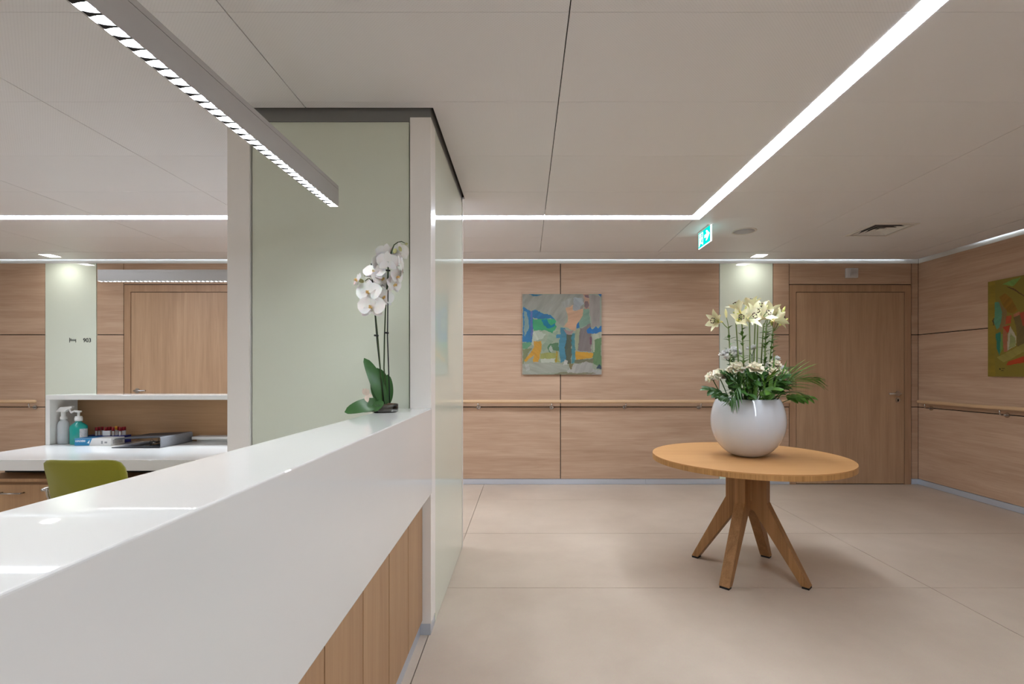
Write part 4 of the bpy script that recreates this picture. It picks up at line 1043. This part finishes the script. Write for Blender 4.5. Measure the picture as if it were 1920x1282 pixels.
# leafy sprigs
def sprig(label, foot, px, py, Y, leaves, L, W, m):
    e = pv(px, py, Y); r = thing('leafy_sprig', label, 'sprig', foot)
    path = strand(foot, e, V((0, 0, .02)), 8); obj('twig', MB().tube(path, .0024, 5), LEAFD, r, smooth=True)
    for k in range(leaves):
        t = .35 + .65 * k / max(1, leaves - 1); f = t * 8; i = min(int(f), 7); p = path[i].lerp(path[i + 1], f - i)
        tg = (path[i + 1] - path[i]).normalized(); sd = tg.cross(V((0, -.6, .8))).normalized() * (1 if k % 2 else -1)
        d = tg * .7 + sd * random.uniform(.5, 1) if k < leaves - 1 else tg
        obj('leaf', MB().petal(p, d, V((random.uniform(-.3, .3), -.5, .9)), L * random.uniform(.8, 1.15), W, curl=-.5, cup=.25, nl=6, nw=4, a=.75, b=.75, stem=.1), m, r, smooth=True, recalc=False)
for lab, px, py, Y, n, L, W, m in (
    ('sprig of dark toothed leaves at the edge of the bowl under the small rose', 1330, 731, 2.9, 9, .062, .036, LEAFD),
    ('sprig of broad leaves between the rose and the drooping palm', 1366, 710, 2.84, 9, .08, .052, LEAFD),
    ('sprig of broad glossy leaves hanging under the long palm frond', 1520, 746, 2.93, 10, .06, .042, LEAF),
    ('sprig of broad leaves low at the front of the bowl', 1448, 733, 2.78, 10, .07, .046, LEAF),
    ('sprig of small leaves rising behind the roses', 1376, 678, 3.05, 12, .055, .026, LEAFD),
    ('sprig of dark leaves below the middle rose', 1414, 712, 2.82, 11, .075, .04, LEAFD),
    ('sprig of dark leaves over the bowl rim beside the drooping palm', 1346, 742, 2.86, 9, .062, .04, LEAFD),
    ('sprig of dark leaves at the back rim of the bowl', 1472, 722, 3.08, 10, .08, .04, LEAFD),
    ('sprig of dark leaves filling between the middle rose and the leafy lily', 1432, 704, 2.92, 11, .07, .036, LEAFD),
    ('sprig of dark leaves filling behind the middle rose', 1398, 702, 2.98, 11, .075, .04, LEAFD),
    ('sprig of dark leaves under the rose beside the short frond', 1466, 712, 2.88, 10, .065, .036, LEAFD),
    ('sprig of dark leaves low over the front rim below the widest rose', 1402, 738, 2.77, 9, .06, .04, LEAFD)):
    sprig(lab, V((VXc + (dx(px, Y) - VXc) * .45, VYc + (Y - VYc) * .5, ZF - .005)), px, py, Y, n, L, W, m)
# grass like blades
def blades(label, px, Y, tips, m=LEAF):
    f = V((dx(px, Y), Y, ZF - .005)); r = thing('blade_tuft', label, 'leaf tuft', f)
    for (tx_, ty_, w_) in tips:
        e = pv(tx_, ty_, Y - .03); d = (e - f); L = d.length
        obj('blade', MB().petal(f + V((random.uniform(-.01, .01), 0, 0)), d.normalized() + V((0, 0, .18)), V((0, -1, .2)), L * 1.05, w_, curl=-.25, cup=.3, nl=8, nw=2, a=.45, b=.5, stem=.3), m, r, smooth=True, recalc=False)
blades('tuft of long pointed leaves rising beside the leafy lily stem', 1438, 2.9, [(1461, 665, .016), (1450, 690, .015), (1484, 680, .016), (1470, 690, .014), (1490, 693, .014), (1430, 700, .016)])
blades('tuft of pointed leaves in the middle of the bowl', 1410, 2.86, [(1404, 695, .016), (1414, 700, .018), (1424, 708, .016), (1398, 705, .016), (1390, 720, .014), (1440, 742, .014)], LEAF)
blades('tuft of pointed dark leaves behind the front palm', 1395, 2.92, [(1372, 700, .014), (1385, 690, .014), (1402, 700, .015), (1360, 715, .014), (1415, 712, .014), (1425, 718, .014)], LEAFD)

# ------------------------------------------------------------------ orchid on the counter
OY = 2.055; ox = dx(722, OY); oz = ZK
orc_r = thing('potted_orchid', 'white orchid with two flower spikes in a shallow clear pot on the counter', 'orchid', (ox, OY, oz))
OL = mat('orchid_leaf', (56, 98, 48), .32, var=.2, vscale=25); OS = mat('orchid_stem', (52, 70, 34), .45, var=.2, vscale=60); STK = mat('plant_stake', (22, 26, 24), .5)
OP = mat('orchid_petal', (234, 232, 228), .5, var=.02, vscale=60, sss=.15); OLIP = mat('orchid_lip', (222, 190, 120), .5, var=.35, vscale=180); OB = mat('orchid_bud', (196, 196, 138), .5, var=.1, vscale=60)
pr_ = .055
glassm = mat('clear_plastic', (235, 238, 238), .03, trans=1, spec=.5, var=0)
obj('pot', MB().lathe([(0, 0), (pr_ - .004, 0), (pr_, .003), (pr_, .034), (pr_ - .002, .035), (pr_ - .004, .032), (pr_ - .005, .005), (0, .004)], (ox, OY, oz), 40), glassm, orc_r, smooth=True)
bk = obj('bark', MB().lathe([(0, .0045), (pr_ - .008, .0045), (pr_ - .0065, .022), (.03, .03), (0, .032)], (ox, OY, oz), 24), mat('bark_mix', (96, 86, 76), .85, var=.5, vscale=120, bump=.8, bscale=160), orc_r, smooth=True)
mb = MB()
for k in range(26):
    a = random.random() * 6.28; q = random.uniform(.01, .044); mb.ball((ox + q * math.cos(a), OY + q * math.sin(a), oz + .03 + random.uniform(-.003, .006)), random.uniform(.005, .009), 6, 4, (1.3, .9, .8))
obj('bark_chips', mb, mat('bark_chip', (84, 66, 48), .9, var=.4, vscale=90), bk)
def opx(x, y, dy=0): return pv(x, y, OY + dy)
def orl(base, tip, W, nrm, curl, cup=.25):
    d = V(tip) - V(base)
    nn = V(nrm)
    obj('leaf', MB().petal(base, d.normalized() - (nn - d.normalized() * nn.dot(d.normalized())).normalized() * math.tan(curl / 2) if abs(curl) > .01 else d, nrm, d.length * (1 + .06 * abs(curl)), W, curl=curl, cup=cup, nl=12, nw=6, a=.85, b=.5, stem=.3), OL, orc_r, smooth=True, recalc=False)
orl(opx(720, 757, -.02), opx(647, 771, -.06), .072, (.1, -.75, .65), -.7, .1)
orl(opx(718, 760, .0), opx(672, 769, -.04), .06, (.1, -.7, .7), -.5, .1)
orl(opx(719, 760), opx(684, 672, .0), .062, (.7, -.72, .1), -.45, .35)
orl(opx(722, 760, .02), opx(707, 690, .03), .088, (.05, -1, .05), -.12, .12)
orl(opx(725, 760, .01), opx(727, 702, .02), .05, (.45, -.85, 0), .08, .3)
orl(opx(698, 768, -.05), opx(719, 755, -.05), .045, (.1, -.75, .6), -.3, .15)
# stakes and stems
obj('stake', MB().tube([opx(721, 765), opx(707, 640), opx(701, 560), opx(696, 494)], .0026, 7), STK, orc_r, smooth=True)
obj('stake', MB().tube([opx(731, 762), opx(726.5, 630), opx(728, 502)], .0026, 7), STK, orc_r, smooth=True)
obj('flower_spike', MB().tube([opx(719, 764), opx(713, 690), opx(708, 630), opx(704, 590), opx(701, 565), opx(700, 545), opx(698, 528), opx(692, 521), opx(684, 527)], [.003] * 6 + [.0022, .002, .0015], 7), OS, orc_r, smooth=True)
obj('flower_spike', MB().tube([opx(722, 764, .01), opx(723.5, 735, .01), opx(720, 690, .01), opx(721, 630, .01), opx(723, 576, .005), opx(727, 520), opx(728, 500), opx(731, 482), opx(735, 468), opx(739, 459), opx(746, 454), opx(753, 452.5), opx(760, 456)], [.003] * 9 + [.0024, .002, .0018, .0014], 7), OS, orc_r, smooth=True)
for (sx_, sy_) in ((705.5, 629), (724.5, 624), (727.5, 507)):
    obj('clip', MB().tube([opx(sx_ - 4, sy_ - .5, -.004), opx(sx_ + 4, sy_ + .3, -.004)], .004, 7), STK, orc_r, smooth=True)
def orchid_bloom(px, py, dy, ax, s, lip=True):
    c = opx(px, py, dy); ax = V(ax).normalized()
    up = V((0, 0, 1)); up = (up - ax * up.dot(ax)).normalized(); rt = up.cross(ax).normalized()
    col = MB().bud(c - ax * .004, ax - up * .3, .016, .0045, 7, 6); b = obj('bloom', col, OLIP if lip else OP, orc_r, smooth=True)
    def pt(ang, L, W, cu, off): 
        d = up * math.cos(ang) + rt * math.sin(ang) + ax * .12
        obj('petal', MB().petal(c + ax * off, d, ax, L, W, curl=cu, cup=.12, nl=7, nw=5, a=.72, b=.55, stem=.16, wave=.06), OP, b, smooth=True, recalc=False)
    pt(0, s * .5, s * .34, -.2, 0); pt(2.25, s * .48, s * .32, -.25, 0); pt(-2.25, s * .48, s * .32, -.25, 0)
    pt(1.28, s * .54, s * .62, -.25, .002); pt(-1.28, s * .54, s * .62, -.25, .002)
    if lip:
        lp = MB(); lp.petal(c + ax * .003, ax * .7 - up * .7, ax + up * .2, s * .22, s * .15, curl=.8, cup=.5, nl=5, nw=4)
        for q in (-1, 1): lp.petal(c + ax * .004, ax * .8 + rt * q * .5 + up * .2, -rt * q, s * .16, s * .12, curl=.4, nl=4, nw=3)
        obj('lip', lp, OLIP, b, smooth=True, recalc=False)
for px, py, dy, ax, s in (
    (697, 576, -.03, (-.05, -1, .0), .104), (692, 549, -.025, (-.15, -.95, .1), .1), (718, 558, -.01, (.55, -.75, .05), .086), (709, 541, .005, (.1, -.9, .2), .086),
    (702, 511, -.01, (.05, -.9, .45), .084), (716, 524, .0, (.65, -.7, .15), .084), (671, 526, -.01, (-.8, -.55, .3), .07),
    (724, 476, .0, (-.45, .75, .3), .078), (727, 491, -.01, (-.3, .9, .1), .082), (712, 494, .01, (-.8, .45, .2), .076), (751, 474, .0, (.45, .85, .25), .078), (738, 489, .012, (.2, .9, .2), .074),
    (748, 497, .0, (.75, .6, .1), .074), (753, 506, .005, (.85, .35, -.1), .068), (743, 519, .0, (.8, -.3, -.1), .074), (738, 534, .0, (.85, -.45, -.1), .076)):
    orchid_bloom(px, py, dy, ax, s * 1.14, ax[1] < 0)
for px, py, L, d in ((689, 521, .03, (-.2, -.2, 1)), (682, 528, .024, (-.6, -.2, .2)), (687, 535, .02, (.3, -.3, -.8)), (684, 540, .016, (.1, -.3, -.9)), (749, 462, .024, (.3, -.1, -.7)), (756, 459, .018, (.7, -.1, -.4)), (742, 466, .024, (-.3, -.1, -.8)), (760, 456, .012, (.9, 0, -.3))):
    obj('bud', MB().bud(opx(px, py), d, L, L * .36, 8, 7, .6), OB, orc_r, smooth=True)
# fallen bloom resting on the leaf
mb = MB(); c = opx(686, 741, -.05)
for k, a in enumerate((-.5, .1, .7, 1.6, 2.6)): mb.petal(c, V((math.sin(a) * .6, -.1, math.cos(a))), (0, -1, .2), .032, .02, curl=.2, nl=5, nw=3)
obj('wilted_bloom', mb, mat('wilted_petal', (222, 206, 190), .6, var=.2, vscale=120), orc_r, smooth=True, recalc=False)
